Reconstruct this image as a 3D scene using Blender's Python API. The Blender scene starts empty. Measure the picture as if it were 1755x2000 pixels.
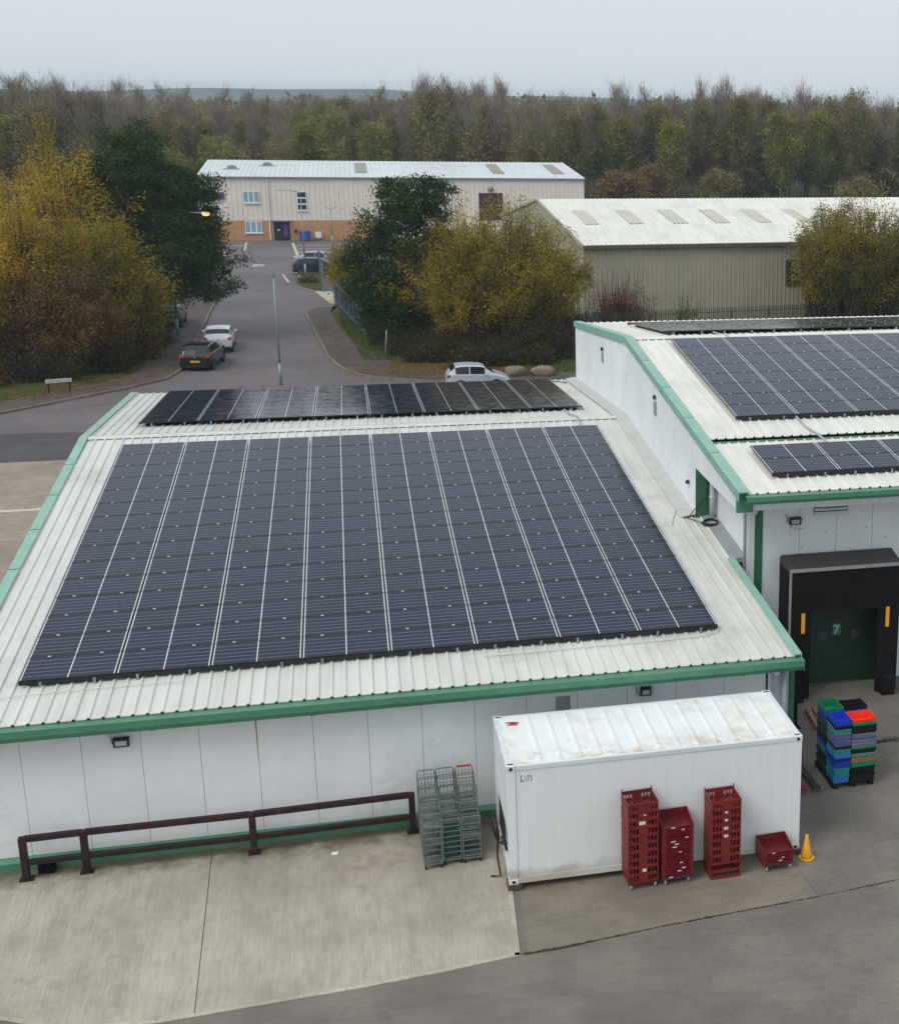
import bpy, math, random
import numpy as np
from mathutils import Vector, Matrix, Euler

# ------------------------------------------------------------------ camera, sky, sun, exposure
sc = bpy.context.scene
COL = sc.collection
CAM = dict(f=2772.43, cx=1481.49, cy=978.46, yaw=-0.2855, pitch=0.2723, roll=0.0208, loc=(2.7228, -28.5603, 15.2358))
def setup_camera():
    cd = bpy.data.cameras.new('camera'); ob = bpy.data.objects.new('camera', cd); COL.objects.link(ob)
    cd.sensor_fit = 'VERTICAL'; cd.sensor_height = 24.0; cd.lens = CAM['f'] / 2000 * 24
    cd.shift_x = (877.5 - CAM['cx']) / 2000; cd.shift_y = (CAM['cy'] - 1000) / 2000
    cd.clip_start = 0.5; cd.clip_end = 12000
    y, p, r = CAM['yaw'], CAM['pitch'], CAM['roll']
    f = Vector((-math.sin(y) * math.cos(p), math.cos(y) * math.cos(p), -math.sin(p)))
    rt = Vector((math.cos(y), math.sin(y), 0)); up = rt.cross(f)
    R = math.cos(r) * rt + math.sin(r) * up; U = -math.sin(r) * rt + math.cos(r) * up
    M = Matrix.Identity(4)
    for i in range(3):
        M[i][0], M[i][1], M[i][2], M[i][3] = R[i], U[i], -f[i], CAM['loc'][i]
    ob.matrix_world = M
    sc.camera = ob
setup_camera()
SUN_EL, SUN_AZ = math.radians(48), math.radians(-120)      # azimuth from +Y towards +X
w = bpy.data.worlds.new('World'); sc.world = w; w.use_nodes = True
nt = w.node_tree; nt.nodes.clear()
bgn = nt.nodes.new('ShaderNodeBackground'); outn = nt.nodes.new('ShaderNodeOutputWorld')
sky = nt.nodes.new('ShaderNodeTexSky'); sky.sky_type = 'NISHITA'; sky.sun_disc = False
sky.sun_elevation = SUN_EL; sky.sun_rotation = SUN_AZ; sky.air_density = 1.5; sky.dust_density = 4.0
mixn = nt.nodes.new('ShaderNodeMix'); mixn.data_type = 'RGBA'; mixn.inputs[0].default_value = 0.88
mixn.inputs[7].default_value = (7.0, 7.6, 8.05, 1)          # overcast cloud layer
nt.links.new(sky.outputs[0], mixn.inputs[6]); nt.links.new(mixn.outputs[2], bgn.inputs[0])
bgn.inputs[1].default_value = 0.1
nt.links.new(bgn.outputs[0], outn.inputs[0])
sl = bpy.data.lights.new('sun', 'SUN'); so = bpy.data.objects.new('sun', sl); COL.objects.link(so)
sl.energy = 1.5; sl.angle = math.radians(30); sl.color = (1, 0.97, 0.92)
sd = Vector((math.sin(SUN_AZ) * math.cos(SUN_EL), math.cos(SUN_AZ) * math.cos(SUN_EL), math.sin(SUN_EL)))
so.rotation_euler = sd.to_track_quat('Z', 'Y').to_euler(); so.location = (0, 0, 60)
sc.view_settings.view_transform = 'Standard'; sc.view_settings.look = 'None'
sc.view_settings.exposure = 0.12; sc.view_settings.gamma = 1.0
sc.cycles.use_denoising = True; sc.cycles.use_adaptive_sampling = True; sc.cycles.adaptive_threshold = 0.02
sc.cycles.max_bounces = 4; sc.cycles.diffuse_bounces = 3; sc.cycles.glossy_bounces = 2
sc.cycles.transmission_bounces = 3; sc.cycles.volume_bounces = 0; sc.cycles.transparent_max_bounces = 4

# ------------------------------------------------------------------ materials
def lin(r, g, b):
    return tuple(((c / 255) / 12.92 if c / 255 <= 0.04045 else ((c / 255 + 0.055) / 1.055) ** 2.4) for c in (r, g, b))
MATS = {}
class N:
    def __init__(s, name):
        s.m = bpy.data.materials.new(name); s.m.use_nodes = True; s.t = s.m.node_tree; s.t.nodes.clear()
        s.out = s.t.nodes.new('ShaderNodeOutputMaterial'); s.b = s.t.nodes.new('ShaderNodeBsdfPrincipled')
        s.t.links.new(s.b.outputs[0], s.out.inputs[0])
    def n(s, typ, **k):
        q = s.t.nodes.new(typ)
        for a, v in k.items(): setattr(q, a, v)
        return q
    def l(s, a, b): s.t.links.new(a, b)
    def math(s, op, a, b=None, c=None):
        q = s.n('ShaderNodeMath', operation=op)
        for i, v in enumerate((a, b, c)):
            if v is None: continue
            if isinstance(v, (int, float)): q.inputs[i].default_value = v
            else: s.l(v, q.inputs[i])
        return q.outputs[0]
    def mix(s, fac, a, b, typ='MIX'):
        q = s.n('ShaderNodeMix', data_type='RGBA', blend_type=typ)
        for i, v in ((0, fac), (6, a), (7, b)):
            if isinstance(v, (int, float)): q.inputs[i].default_value = v
            elif isinstance(v, tuple): q.inputs[i].default_value = (*v[:3], 1)
            else: s.l(v, q.inputs[i])
        return q.outputs[2]
    def noise(s, vec, scale, detail=4, rough=0.6, scl=None):
        if scl:
            mp = s.n('ShaderNodeMapping'); mp.inputs['Scale'].default_value = scl; s.l(vec, mp.inputs[0]); vec = mp.outputs[0]
        q = s.n('ShaderNodeTexNoise'); q.inputs['Scale'].default_value = scale; q.inputs['Detail'].default_value = detail
        q.inputs['Roughness'].default_value = rough; s.l(vec, q.inputs['Vector']); return q.outputs[0]
    def ramp(s, v, lo, hi, a=0.0, b=1.0):
        q = s.n('ShaderNodeMapRange'); q.inputs[1].default_value = lo; q.inputs[2].default_value = hi
        q.inputs[3].default_value = a; q.inputs[4].default_value = b; q.interpolation_type = 'SMOOTHSTEP'; s.l(v, q.inputs[0]); return q.outputs[0]
    def pos(s): return s.n('ShaderNodeNewGeometry').outputs['Position']
    def obj(s): return s.n('ShaderNodeTexCoord').outputs['Object']
    def rnd(s): return s.n('ShaderNodeObjectInfo').outputs['Random']
    def bump(s, h, strength=0.3, dist=0.01):
        q = s.n('ShaderNodeBump'); q.inputs['Strength'].default_value = strength; q.inputs['Distance'].default_value = dist
        s.l(h, q.inputs['Height']); s.l(q.outputs[0], s.b.inputs['Normal'])
    def set(s, col=None, rough=0.5, metal=0.0, spec=0.5):
        if col is not None:
            if isinstance(col, tuple): s.b.inputs['Base Color'].default_value = (*col[:3], 1)
            else: s.l(col, s.b.inputs['Base Color'])
        if isinstance(rough, (int, float)): s.b.inputs['Roughness'].default_value = rough
        else: s.l(rough, s.b.inputs['Roughness'])
        s.b.inputs['Metallic'].default_value = metal; s.b.inputs['Specular IOR Level'].default_value = spec
        return s.m
def plain(name, c, rough=0.5, metal=0.0, var=0.18, scale=3.0, spec=0.5, dirt=None, dirt_amt=0.35, objvar=0.0):
    """painted / plastic / metal surface with soft wear"""
    if name in MATS: return MATS[name]
    k = N(name); p = k.pos()
    n1 = k.noise(p, scale, 5); n2 = k.noise(p, scale * 9, 3)
    dk = tuple(x * (1 - var) for x in c); lt = tuple(min(1, x * (1 + var * 0.6)) for x in c)
    col = k.mix(k.ramp(n1, 0.3, 0.7), dk, lt)
    if dirt: col = k.mix(k.math('MULTIPLY', k.ramp(k.noise(p, scale * 0.7, 8, 0.75), 0.52, 0.72), dirt_amt), col, dirt)
    if objvar:
        col = k.mix(k.math('MULTIPLY', k.rnd(), objvar), col, tuple(x * 0.45 for x in c))
    r = k.ramp(n2, 0.2, 0.8, max(0.02, rough - 0.08), min(1, rough + 0.1))
    MATS[name] = k.set(col, r, metal, spec); return MATS[name]

def m_roof(name, c, dirtc):
    if name in MATS: return MATS[name]
    k = N(name); p = k.pos()
    st = k.noise(p, 1.0, 4, 0.6, (3.5, 0.35, 1))
    big = k.noise(p, 0.35, 5, 0.65); fine = k.noise(p, 14, 4, 0.7)
    col = k.mix(k.ramp(st, 0.35, 0.75), c, tuple(x * 0.86 for x in c))
    col = k.mix(k.math('MULTIPLY', k.ramp(big, 0.5, 0.75), 0.5), col, dirtc)
    col = k.mix(k.math('MULTIPLY', k.ramp(fine, 0.6, 0.78), 0.35), col, dirtc)
    col = k.mix(k.math('MULTIPLY', k.rnd(), 0.14), col, dirtc)
    MATS[name] = k.set(col, 0.42, 0.0, 0.45); return MATS[name]

def m_concrete(name, c, c2, streak=(9, 0.5, 1), moss=None, SA=0.4, srot=0.0, BS=(0.75, 0.75, 1)):
    if name in MATS: return MATS[name]
    k = N(name); p = k.pos()
    if srot:
        mp = k.n('ShaderNodeMapping'); mp.inputs['Rotation'].default_value = (0, 0, srot); k.l(p, mp.inputs[0]); ps = mp.outputs[0]
    else: ps = p
    big = k.noise(p, 0.33, 6, 0.62); mid = k.noise(p, 1.6, 6, 0.7); st = k.noise(ps, 1.0, 5, 0.7, streak); fine = k.noise(p, 40, 3, 0.7)
    col = k.mix(k.ramp(big, 0.36, 0.66), c, c2)
    blot = k.noise(ps, 1.0, 7, 0.74, BS); st2 = k.noise(ps, 1.0, 3, 0.6, tuple(x * 3.6 for x in streak[:2]) + (1,)); grit = k.noise(p, 90, 2, 0.6)
    col = k.mix(k.math('MULTIPLY', k.ramp(blot, 0.44, 0.7), 0.62), col, tuple(x * 0.74 for x in c2))
    col = k.mix(k.math('MULTIPLY', k.ramp(st2, 0.42, 0.66), SA * 1.1), col, tuple(x * 0.70 for x in c2))
    col = k.mix(k.math('MULTIPLY', k.ramp(grit, 0.52, 0.7), 0.3), col, tuple(x * 0.55 for x in c))
    col = k.mix(k.math('MULTIPLY', k.math('MULTIPLY', k.ramp(st, 0.35, 0.7), k.ramp(mid, 0.3, 0.6, 0.35, 1.0)), SA), col, tuple(x * 0.66 for x in c2))
    col = k.mix(k.math('MULTIPLY', k.ramp(mid, 0.56, 0.74), 0.42), col, tuple(x * 0.5 for x in c2))
    col = k.mix(k.math('MULTIPLY', k.ramp(fine, 0.45, 0.75), 0.38), col, tuple(x * 0.5 for x in c))
    # dark spots and hairline cracks
    vo = k.n('ShaderNodeTexVoronoi', feature='DISTANCE_TO_EDGE'); vo.inputs['Scale'].default_value = 0.22
    wv = k.n('ShaderNodeVectorMath', operation='ADD'); k.l(p, wv.inputs[0])
    nz = k.n('ShaderNodeTexNoise'); nz.inputs['Scale'].default_value = 1.3; nz.inputs['Detail'].default_value = 5; k.l(p, nz.inputs['Vector']); k.l(nz.outputs[1], wv.inputs[1])
    k.l(wv.outputs[0], vo.inputs['Vector'])
    crack = k.math('MULTIPLY', k.math('LESS_THAN', vo.outputs[0], 0.0014), k.ramp(k.noise(p, 0.5, 2), 0.52, 0.6))
    col = k.mix(k.math('MULTIPLY', crack, 0.3), col, (0.05, 0.045, 0.04))
    spots = k.ramp(k.noise(p, 5.5, 3, 0.6), 0.67, 0.74)
    col = k.mix(k.math('MULTIPLY', spots, 0.35), col, (0.07, 0.06, 0.045))
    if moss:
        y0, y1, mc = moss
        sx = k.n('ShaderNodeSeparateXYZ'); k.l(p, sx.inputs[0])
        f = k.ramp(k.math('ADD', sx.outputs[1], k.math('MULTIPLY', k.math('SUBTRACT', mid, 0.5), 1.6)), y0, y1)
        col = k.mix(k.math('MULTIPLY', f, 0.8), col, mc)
    k.bump(k.math('ADD', k.math('MULTIPLY', st, 0.6), fine), 0.25, 0.006)
    MATS[name] = k.set(col, 0.88, 0, 0.25); return MATS[name]

def m_asphalt(name, c, leaf=0.0):
    if name in MATS: return MATS[name]
    k = N(name); p = k.pos()
    big = k.noise(p, 0.16, 5, 0.6); fine = k.noise(p, 9, 4, 0.75); mid = k.noise(p, 1.1, 5, 0.65)
    col = k.mix(k.ramp(big, 0.3, 0.7), c, tuple(x * 0.72 for x in c))
    col = k.mix(k.math('MULTIPLY', k.ramp(mid, 0.45, 0.7), 0.35), col, (c[0] * 1.35, c[1] * 1.25, c[2] * 1.2))
    col = k.mix(k.math('MULTIPLY', k.ramp(fine, 0.5, 0.72), 0.5), col, tuple(x * 0.6 for x in c))
    if leaf: col = k.mix(k.math('MULTIPLY', k.ramp(k.noise(p, 0.8, 6, 0.8), 0.5, 0.66), leaf), col, (0.09, 0.045, 0.025))
    k.bump(fine, 0.3, 0.006)
    MATS[name] = k.set(col, 0.85, 0, 0.3); return MATS[name]

def m_leaf(name, cols, trans=0.3):
    """cols: three colours along the 'tint' attribute"""
    if name in MATS: return MATS[name]
    k = N(name)
    at = k.n('ShaderNodeAttribute', attribute_name='tint')
    cr = k.n('ShaderNodeValToRGB'); e = cr.color_ramp.elements
    e[0].color = (*cols[0], 1); e[1].color = (*cols[-1], 1)
    for i, c in enumerate(cols[1:-1]):
        q = e.new((i + 1) / (len(cols) - 1)); q.color = (*c, 1)
    k.l(at.outputs['Fac'], cr.inputs[0])
    k.set(cr.outputs[0], 0.6, 0, 0.25)
    tr = k.n('ShaderNodeBsdfTranslucent'); k.l(cr.outputs[0], tr.inputs[0])
    ms = k.n('ShaderNodeMixShader'); ms.inputs[0].default_value = trans
    k.l(k.b.outputs[0], ms.inputs[1]); k.l(tr.outputs[0], ms.inputs[2]); k.l(ms.outputs[0], k.out.inputs[0])
    MATS[name] = k.m; return k.m

W_PAN, P_PAN = 1.826, 1.080
def m_panel():
    if 'solar_cells' in MATS: return MATS['solar_cells']
    k = N('solar_cells'); o = k.obj(); sx = k.n('ShaderNodeSeparateXYZ'); k.l(o, sx.inputs[0]); x, y = sx.outputs[0], sx.outputs[1]
    def lines(v, period, half):
        fr = k.math('FRACT', k.math('DIVIDE', v, period)); d = k.math('ABSOLUTE', k.math('SUBTRACT', fr, 0.5))
        return k.math('GREATER_THAN', d, 0.5 - half / period)
    row = lines(y, P_PAN / 6, 0.0085)
    row = k.math('MULTIPLY', row, k.math('LESS_THAN', k.math('ABSOLUTE', k.math('SUBTRACT', y, P_PAN / 2)), P_PAN / 2 - 0.05))
    colm = lines(x, W_PAN / 20, 0.0016)
    midl = k.math('LESS_THAN', k.math('ABSOLUTE', k.math('SUBTRACT', x, W_PAN / 2)), 0.011)
    edge = k.math('GREATER_THAN', k.math('ABSOLUTE', k.math('SUBTRACT', x, W_PAN / 2)), W_PAN / 2 - 0.034)
    cellr = k.noise(k.pos(), 0.9, 2)
    base = k.mix(k.rnd(), (0.006, 0.0075, 0.023), (0.010, 0.012, 0.034))
    base = k.mix(k.math('MULTIPLY', k.ramp(cellr, 0.4, 0.7), 0.4), base, (0.013, 0.015, 0.033))
    col = k.mix(k.math('MULTIPLY', colm, 0.35), base, (0.10, 0.11, 0.13))
    col = k.mix(k.math('MULTIPLY', row, 0.72), col, (0.23, 0.25, 0.32))
    col = k.mix(k.math('MULTIPLY', k.math('MAXIMUM', midl, edge), 0.9), col, (0.68, 0.70, 0.72))
    k.set(col, 0.12, 0, 0.2); k.b.inputs['Specular Tint'].default_value = (0.55, 0.66, 1.0, 1)
    r = k.ramp(k.noise(k.pos(), 2.5, 4), 0.3, 0.8, 0.07, 0.2); k.l(r, k.b.inputs['Roughness'])
    MATS['solar_cells'] = k.m; return k.m

GREEN = lin(74, 130, 104)
def M(n): return MATS[n]
m_roof('white_roof', lin(216, 216, 210), lin(150, 148, 138))
m_roof('cream_roof', lin(228, 227, 219), lin(188, 184, 170))
m_roof('grey_roof', lin(216, 222, 226), lin(178, 184, 188))
plain('white_panel', lin(228, 232, 234), 0.35, var=0.06, scale=0.8, dirt=lin(150, 156, 152), dirt_amt=0.3, objvar=0.06)
plain('gable_white', lin(222, 228, 231), 0.35, var=0.05, scale=0.7, dirt=lin(160, 165, 162), dirt_amt=0.25)
plain('green_paint', GREEN, 0.4, var=0.1, scale=2.0, dirt=lin(70, 95, 80), dirt_amt=0.4)
plain('green_lit', lin(138, 180, 164), 0.45, var=0.08, scale=2.0, dirt=lin(110, 140, 126), dirt_amt=0.4)  # lighter copy of the green trim, sky light on its top painted in
plain('green_dark', lin(44, 100, 74), 0.45, var=0.15, dirt=lin(40, 60, 45), dirt_amt=0.5)
plain('black_frame', (0.006, 0.006, 0.007), 0.4, var=0.1)
plain('dark_core', (0.03, 0.032, 0.035), 0.8)
plain('galv', lin(150, 155, 158), 0.45, 0.6, var=0.25, scale=8)
plain('silver', lin(205, 208, 208), 0.35, 0.3, var=0.1)
plain('pipe_grey', lin(158, 168, 175), 0.4, var=0.08)
plain('pipe_white', lin(190, 192, 192), 0.45, var=0.08)
plain('lamp_black', (0.02, 0.02, 0.022), 0.45)
plain('lamp_glass', lin(170, 178, 182), 0.15, var=0.05)
plain('cable_white', lin(205, 205, 200), 0.5, var=0.05)
plain('cable_black', (0.012, 0.012, 0.012), 0.5)
plain('rust_streak', lin(160, 120, 62), 0.8, var=0.35, scale=6)
plain('vent_grey', lin(140, 146, 148), 0.6, var=0.1)
m_panel()

# ------------------------------------------------------------------ mesh building
def chain_loc(o):
    v = Vector((0, 0, 0))
    while o is not None: v += o.location; o = o.parent
    return v
class MB:
    def __init__(s): s.v = []; s.f = []; s.m = []
    def add(s, vs, fs, m=0):
        b = len(s.v); s.v += [tuple(q) for q in vs]; s.f += [tuple(b + i for i in f) for f in fs]; s.m += [m] * len(fs); return s
    def box(s, x0, x1, y0, y1, z0, z1, m=0):
        return s.add([(x0, y0, z0), (x1, y0, z0), (x1, y1, z0), (x0, y1, z0), (x0, y0, z1), (x1, y0, z1), (x1, y1, z1), (x0, y1, z1)],
                     [(3, 2, 1, 0), (4, 5, 6, 7), (0, 1, 5, 4), (1, 2, 6, 5), (2, 3, 7, 6), (3, 0, 4, 7)], m)
    def bar(s, a, b, wx, wz, m=0, up=(0, 0, 1)):
        a, b = Vector(a), Vector(b); d = (b - a).normalized(); u = Vector(up)
        if abs(d.dot(u)) > 0.98: u = Vector((1, 0, 0))
        r = d.cross(u).normalized(); u = r.cross(d)
        vs = [p + r * i * wx / 2 + u * j * wz / 2 for p in (a, b) for i, j in ((-1, -1), (1, -1), (1, 1), (-1, 1))]
        return s.add(vs, [(0, 1, 2, 3), (7, 6, 5, 4), (0, 4, 5, 1), (1, 5, 6, 2), (2, 6, 7, 3), (3, 7, 4, 0)], m)
    def tube(s, pts, r, n=8, m=0, r1=None):
        pts = [Vector(p) for p in pts]; k = len(pts); base = len(s.v); vs = []
        prev = None
        for i, p in enumerate(pts):
            d = (pts[min(i + 1, k - 1)] - pts[max(i - 1, 0)]).normalized()
            u = prev if prev is not None else (Vector((0, 0, 1)) if abs(d.z) < 0.9 else Vector((1, 0, 0)))
            a = (u - d * u.dot(d)).normalized(); prev = a; b = d.cross(a)
            rr = r if r1 is None else r + (r1 - r) * i / (k - 1)
            vs += [p + (a * math.cos(t) + b * math.sin(t)) * rr for t in [2 * math.pi * j / n for j in range(n)]]
        fs = [(i * n + j, i * n + (j + 1) % n, (i + 1) * n + (j + 1) % n, (i + 1) * n + j) for i in range(k - 1) for j in range(n)]
        fs += [tuple(range(n))[::-1], tuple((k - 1) * n + j for j in range(n))]
        return s.add(vs, fs, m)
    def lathe(s, prof, c, n=16, m=0, axis='z'):
        vs = []
        for r, h in prof:
            for j in range(n):
                t = 2 * math.pi * j / n; a, b = r * math.cos(t), r * math.sin(t)
                vs.append((c[0] + a, c[1] + b, c[2] + h) if axis == 'z' else (c[0] + a, c[1] + h, c[2] + b) if axis == 'y' else (c[0] + h, c[1] + a, c[2] + b))
        k = len(prof)
        fs = [(i * n + j, i * n + (j + 1) % n, (i + 1) * n + (j + 1) % n, (i + 1) * n + j) for i in range(k - 1) for j in range(n)]
        fs += [tuple(range(n))[::-1], tuple((k - 1) * n + j for j in range(n))]
        return s.add(vs, fs, m)
    def prism(s, poly, d, m=0):
        """poly: 3-D points of one planar face; d: extrusion vector"""
        n = len(poly); d = Vector(d); P = [Vector(p) for p in poly]
        return s.add(P + [p + d for p in P], [tuple(range(n))[::-1], tuple(range(n, 2 * n))] + [(i, (i + 1) % n, n + (i + 1) % n, n + i) for i in range(n)], m)
    def build(s, name, mats, parent=None, smooth=False, bevel=0, world=True):
        if not isinstance(mats, (list, tuple)): mats = [mats]
        off = chain_loc(parent) if (world and parent is not None) else Vector((0, 0, 0))
        me = bpy.data.meshes.new(name)
        me.from_pydata([(a - off.x, b - off.y, c - off.z) for a, b, c in s.v], [], s.f)
        for q in mats: me.materials.append(MATS[q] if isinstance(q, str) else q)
        if len(mats) > 1: me.polygons.foreach_set('material_index', s.m)
        if smooth: me.polygons.foreach_set('use_smooth', [True] * len(me.polygons))
        me.update()
        o = bpy.data.objects.new(name, me); COL.objects.link(o); o.parent = parent
        if bevel:
            b = o.modifiers.new('bevel', 'BEVEL'); b.width = bevel; b.segments = 2; b.limit_method = 'ANGLE'; b.harden_normals = False
        return o
def fix_normals(o):
    import bmesh
    b = bmesh.new(); b.from_mesh(o.data); bmesh.ops.recalc_face_normals(b, faces=b.faces[:]); b.to_mesh(o.data); b.free(); return o
def thing(name, label, cat, loc=(0, 0, 0), group=None, rz=0.0):
    o = bpy.data.objects.new(name, None); COL.objects.link(o); o.location = loc; o.rotation_euler = (0, 0, rz); o.empty_display_size = 0.3
    return tag(o, label, cat, group)
def tag(o, label=None, cat=None, group=None, kind=None):
    if label: o['label'] = label
    if cat: o['category'] = cat
    if group: o['group'] = group
    if kind: o['kind'] = kind
    return o
def dup(o, loc=None, rz=None, label=None, group=None, scale=None, parent=None):
    c = o.copy(); COL.objects.link(c); c.parent = parent
    if loc is not None: c.location = loc
    if rz is not None: c.rotation_euler = (0, 0, rz)
    if scale is not None: c.scale = scale
    if label: c['label'] = label
    if group: c['group'] = group
    for ch in o.children: dup(ch, parent=c)
    return c
def copy_part(o, loc, parent, rot=None):
    c = o.copy(); COL.objects.link(c); c.parent = parent; c.location = Vector(loc) - chain_loc(parent)
    if rot is not None: c.rotation_euler = rot
    return c
def text_mb(txt, size):
    cu = bpy.data.curves.new('lettering', 'FONT'); cu.body = txt; cu.size = size; cu.resolution_u = 3
    ob = bpy.data.objects.new('lettering', cu); COL.objects.link(ob)
    me = bpy.data.meshes.new_from_object(ob.evaluated_get(bpy.context.evaluated_depsgraph_get()))
    vs = [tuple(v.co) for v in me.vertices]; fs = [tuple(p.vertices) for p in me.polygons]
    bpy.data.objects.remove(ob); bpy.data.curves.remove(cu); bpy.data.meshes.remove(me)
    return vs, fs
def lettering(txt, size, origin, xdir, ydir, name, mat, parent, sx=1.0):
    vs, fs = text_mb(txt, size); O, X, Y = Vector(origin), Vector(xdir), Vector(ydir)
    mb = MB(); mb.add([O + X * (v[0] * sx) + Y * v[1] for v in vs], fs)
    return mb.build(name, mat, parent)

# ------------------------------------------------------------------ ground, yard, roads
random.seed(3)
def sheet(name, pts, z, mat, parent=None, h=0.0):
    mb = MB()
    if h: mb.prism([(x, y, z) for x, y in pts], (0, 0, h))
    else: mb.add([(x, y, z) for x, y in pts], [tuple(range(len(pts)))])
    o = mb.build(name, mat, parent)
    if h: fix_normals(o)
    elif o.data.polygons[0].normal.z < 0: o.data.flip_normals()
    if parent is None: o['kind'] = 'structure'
    return o
k = N('field_ground'); p = k.pos()
c = k.mix(k.ramp(k.noise(p, 0.05, 5), 0.35, 0.65), (0.05, 0.055, 0.02), (0.075, 0.05, 0.028))
c = k.mix(k.ramp(k.noise(p, 2.0, 6, 0.8), 0.4, 0.7), c, (0.03, 0.032, 0.016))
MATS['field_ground'] = k.set(c, 0.95, 0, 0.1)
k = N('verge_grass'); p = k.pos()
c = k.mix(k.ramp(k.noise(p, 0.5, 6, 0.75), 0.35, 0.65), (0.055, 0.085, 0.018), (0.09, 0.075, 0.025))
c = k.mix(k.ramp(k.noise(p, 5, 5, 0.8), 0.5, 0.7), c, (0.03, 0.035, 0.014))
k.bump(k.noise(p, 20, 4, 0.8), 0.6, 0.05)
MATS['verge_grass'] = k.set(c, 0.95, 0, 0.1)
m_concrete('yard_concrete', lin(136, 130, 122), lin(114, 109, 103), streak=(1.2, 12, 1), srot=0.1, SA=0.32, BS=(0.35, 0.9, 1))
m_concrete('pale_slab', lin(190, 183, 168), lin(162, 155, 142), streak=(9, 0.4, 1), moss=(-0.85, 0.1, lin(70, 62, 40)), SA=0.32, BS=(1.5, 0.5, 1))
m_concrete('dull_slab', lin(144, 136, 122), lin(120, 113, 102), streak=(1.2, 11, 1), SA=0.3, BS=(0.4, 0.9, 1), moss=(-3.4, -2.2, lin(96, 88, 62)))  # brown-olive tone blended in from the container's front towards the wall
m_concrete('slab_edge', lin(200, 192, 174), lin(176, 168, 150), streak=(3, 3, 1))
m_concrete('side_concrete', lin(172, 158, 142), lin(150, 139, 126), streak=(0.6, 1.2, 1))
m_concrete('kerb_stone', lin(150, 138, 126), lin(120, 110, 100), streak=(2, 2, 1))
m_asphalt('asphalt', lin(112, 106, 108)); m_asphalt('pavement_asphalt', lin(92, 84, 82), leaf=0.5)
m_asphalt('patch_asphalt', lin(86, 82, 84))
plain('white_line', lin(196, 190, 180), 0.8, var=0.2, scale=5, dirt=lin(120, 112, 104), dirt_amt=0.6)
plain('moss', (0.035, 0.035, 0.016), 0.95, var=0.4, scale=8)

sheet('ground', [(-1750, -115), (2350, -115), (2350, 2650), (-1750, 2650)], -0.03, 'field_ground')
yard = sheet('yard', [(-70, -70), (70, -70), (70, 36.25), (-70, 36.25)], -0.012, 'yard_concrete')
sheet('access_road', [(-70, 36.25), (70, 36.25), (70, 136), (-70, 136)], -0.008, 'asphalt')
sheet('road_patch', [(-40, 36.3), (-7.5, 36.3), (-7.4, 41.6), (-12, 41.9), (-40, 40.5)], -0.004, 'patch_asphalt')
sheet('side_apron', [(-40, 6), (-5.3, 6), (-5.3, 36.2), (-40, 36.2)], -0.006, 'side_concrete')
sheet('yard_stripe', [(-40, 28.1), (-5.6, 28.15), (-5.6, 28.45), (-40, 28.45)], -0.002, 'white_line')
# cast slabs of the yard, 12 mm joints between them
SLAB_B = [(-8, -3.7), (-5.5, -4.25), (-3.5, -5.1), (-2.6, -5.6), (-1.07, -5.79), (-0.47, -5.76)]
sheet('concrete_slab', SLAB_B + [(-0.62, 0.3), (-8, 0.3)], -0.011, 'pale_slab', yard, 0.014)
sheet('concrete_slab', [(-0.452, -5.76), (1.38, -5.65), (2.25, -5.61), (3.59, -5.49), (5.04, -5.30), (5.1, -4.16), (5.16, -2.99), (5.2, 0.3), (-0.602, 0.3)], -0.011, 'pale_slab', yard, 0.0145)
for a, b in zip([(-8, -3.7), (-5.5, -4.25), (-3.5, -5.1), (-2.6, -5.6), (-1.07, -5.79), (1.38, -5.66), (2.25, -5.62), (3.59, -5.5), (5.14, -5.30), (5.2, -4.16), (5.26, -2.99)],
                [(-5.5, -4.25), (-3.5, -5.1), (-2.6, -5.6), (-1.07, -5.79), (1.38, -5.66), (2.25, -5.62), (3.59, -5.5), (5.14, -5.30), (5.2, -4.16), (5.26, -2.99), (5.3, 0.28)]):
    d = Vector((b[0] - a[0], b[1] - a[1], 0)).normalized(); nrm = Vector((-d.y, d.x, 0)) * 0.10
    sheet('slab_edging', [a, b, (b[0] + nrm.x, b[1] + nrm.y), (a[0] + nrm.x, a[1] + nrm.y)], -0.011, 'slab_edge', yard, 0.0185)
RJ = [(5.27, -5.25), (5.94, -5.22), (7.96, -4.97), (11.12, -4.70)]
sheet('concrete_slab', RJ + [(11.02, -3.3), (10.9, 0.3), (5.41, 0.3), (5.38, -2.99)], -0.011, 'dull_slab', yard, 0.008)
sheet('concrete_slab', [(11.135, -4.70), (12.95, -4.48), (30, -2.6), (30, 5.6), (12.0, 5.6), (12.0, 0.6), (10.92, 0.3), (11.04, -3.3)], -0.011, 'yard_concrete', yard, 0.007)
rng = np.random.default_rng(5)
mb = MB(); JP = RJ + [(12.95, -4.48), (26, -3.05)]
for a, b in zip(JP[:-1], JP[1:]):
    n = max(3, int(math.dist(a, b) / 0.05))
    for i in range(n):
        t = (i + rng.uniform(-.4, .4)) / n; x = a[0] + (b[0] - a[0]) * t; y = a[1] + (b[1] - a[1]) * t - 0.015
        f_ = 0.5 + 0.5 * math.sin(x * 2.3) * math.sin(x * 0.9 + 1); r = rng.uniform(0.006, 0.02) * (1 + 1.2 * f_) * (1.5 if x < 6.3 else 1 if x < 9 else 0.7); h = r * 0.35
        q_ = rng.uniform(1.5, 3.5); c0 = rng.uniform(0, 6.28)
        mb.add([(x + q_ * r * math.cos(c0 + k_ * 1.257), y + rng.normal(0, 0.006) + r * math.sin(c0 + k_ * 1.257), -0.0035) for k_ in range(5)] + [(x, y, -0.0035 + h)], [(k_, (k_ + 1) % 5, 5) for k_ in range(5)])
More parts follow.
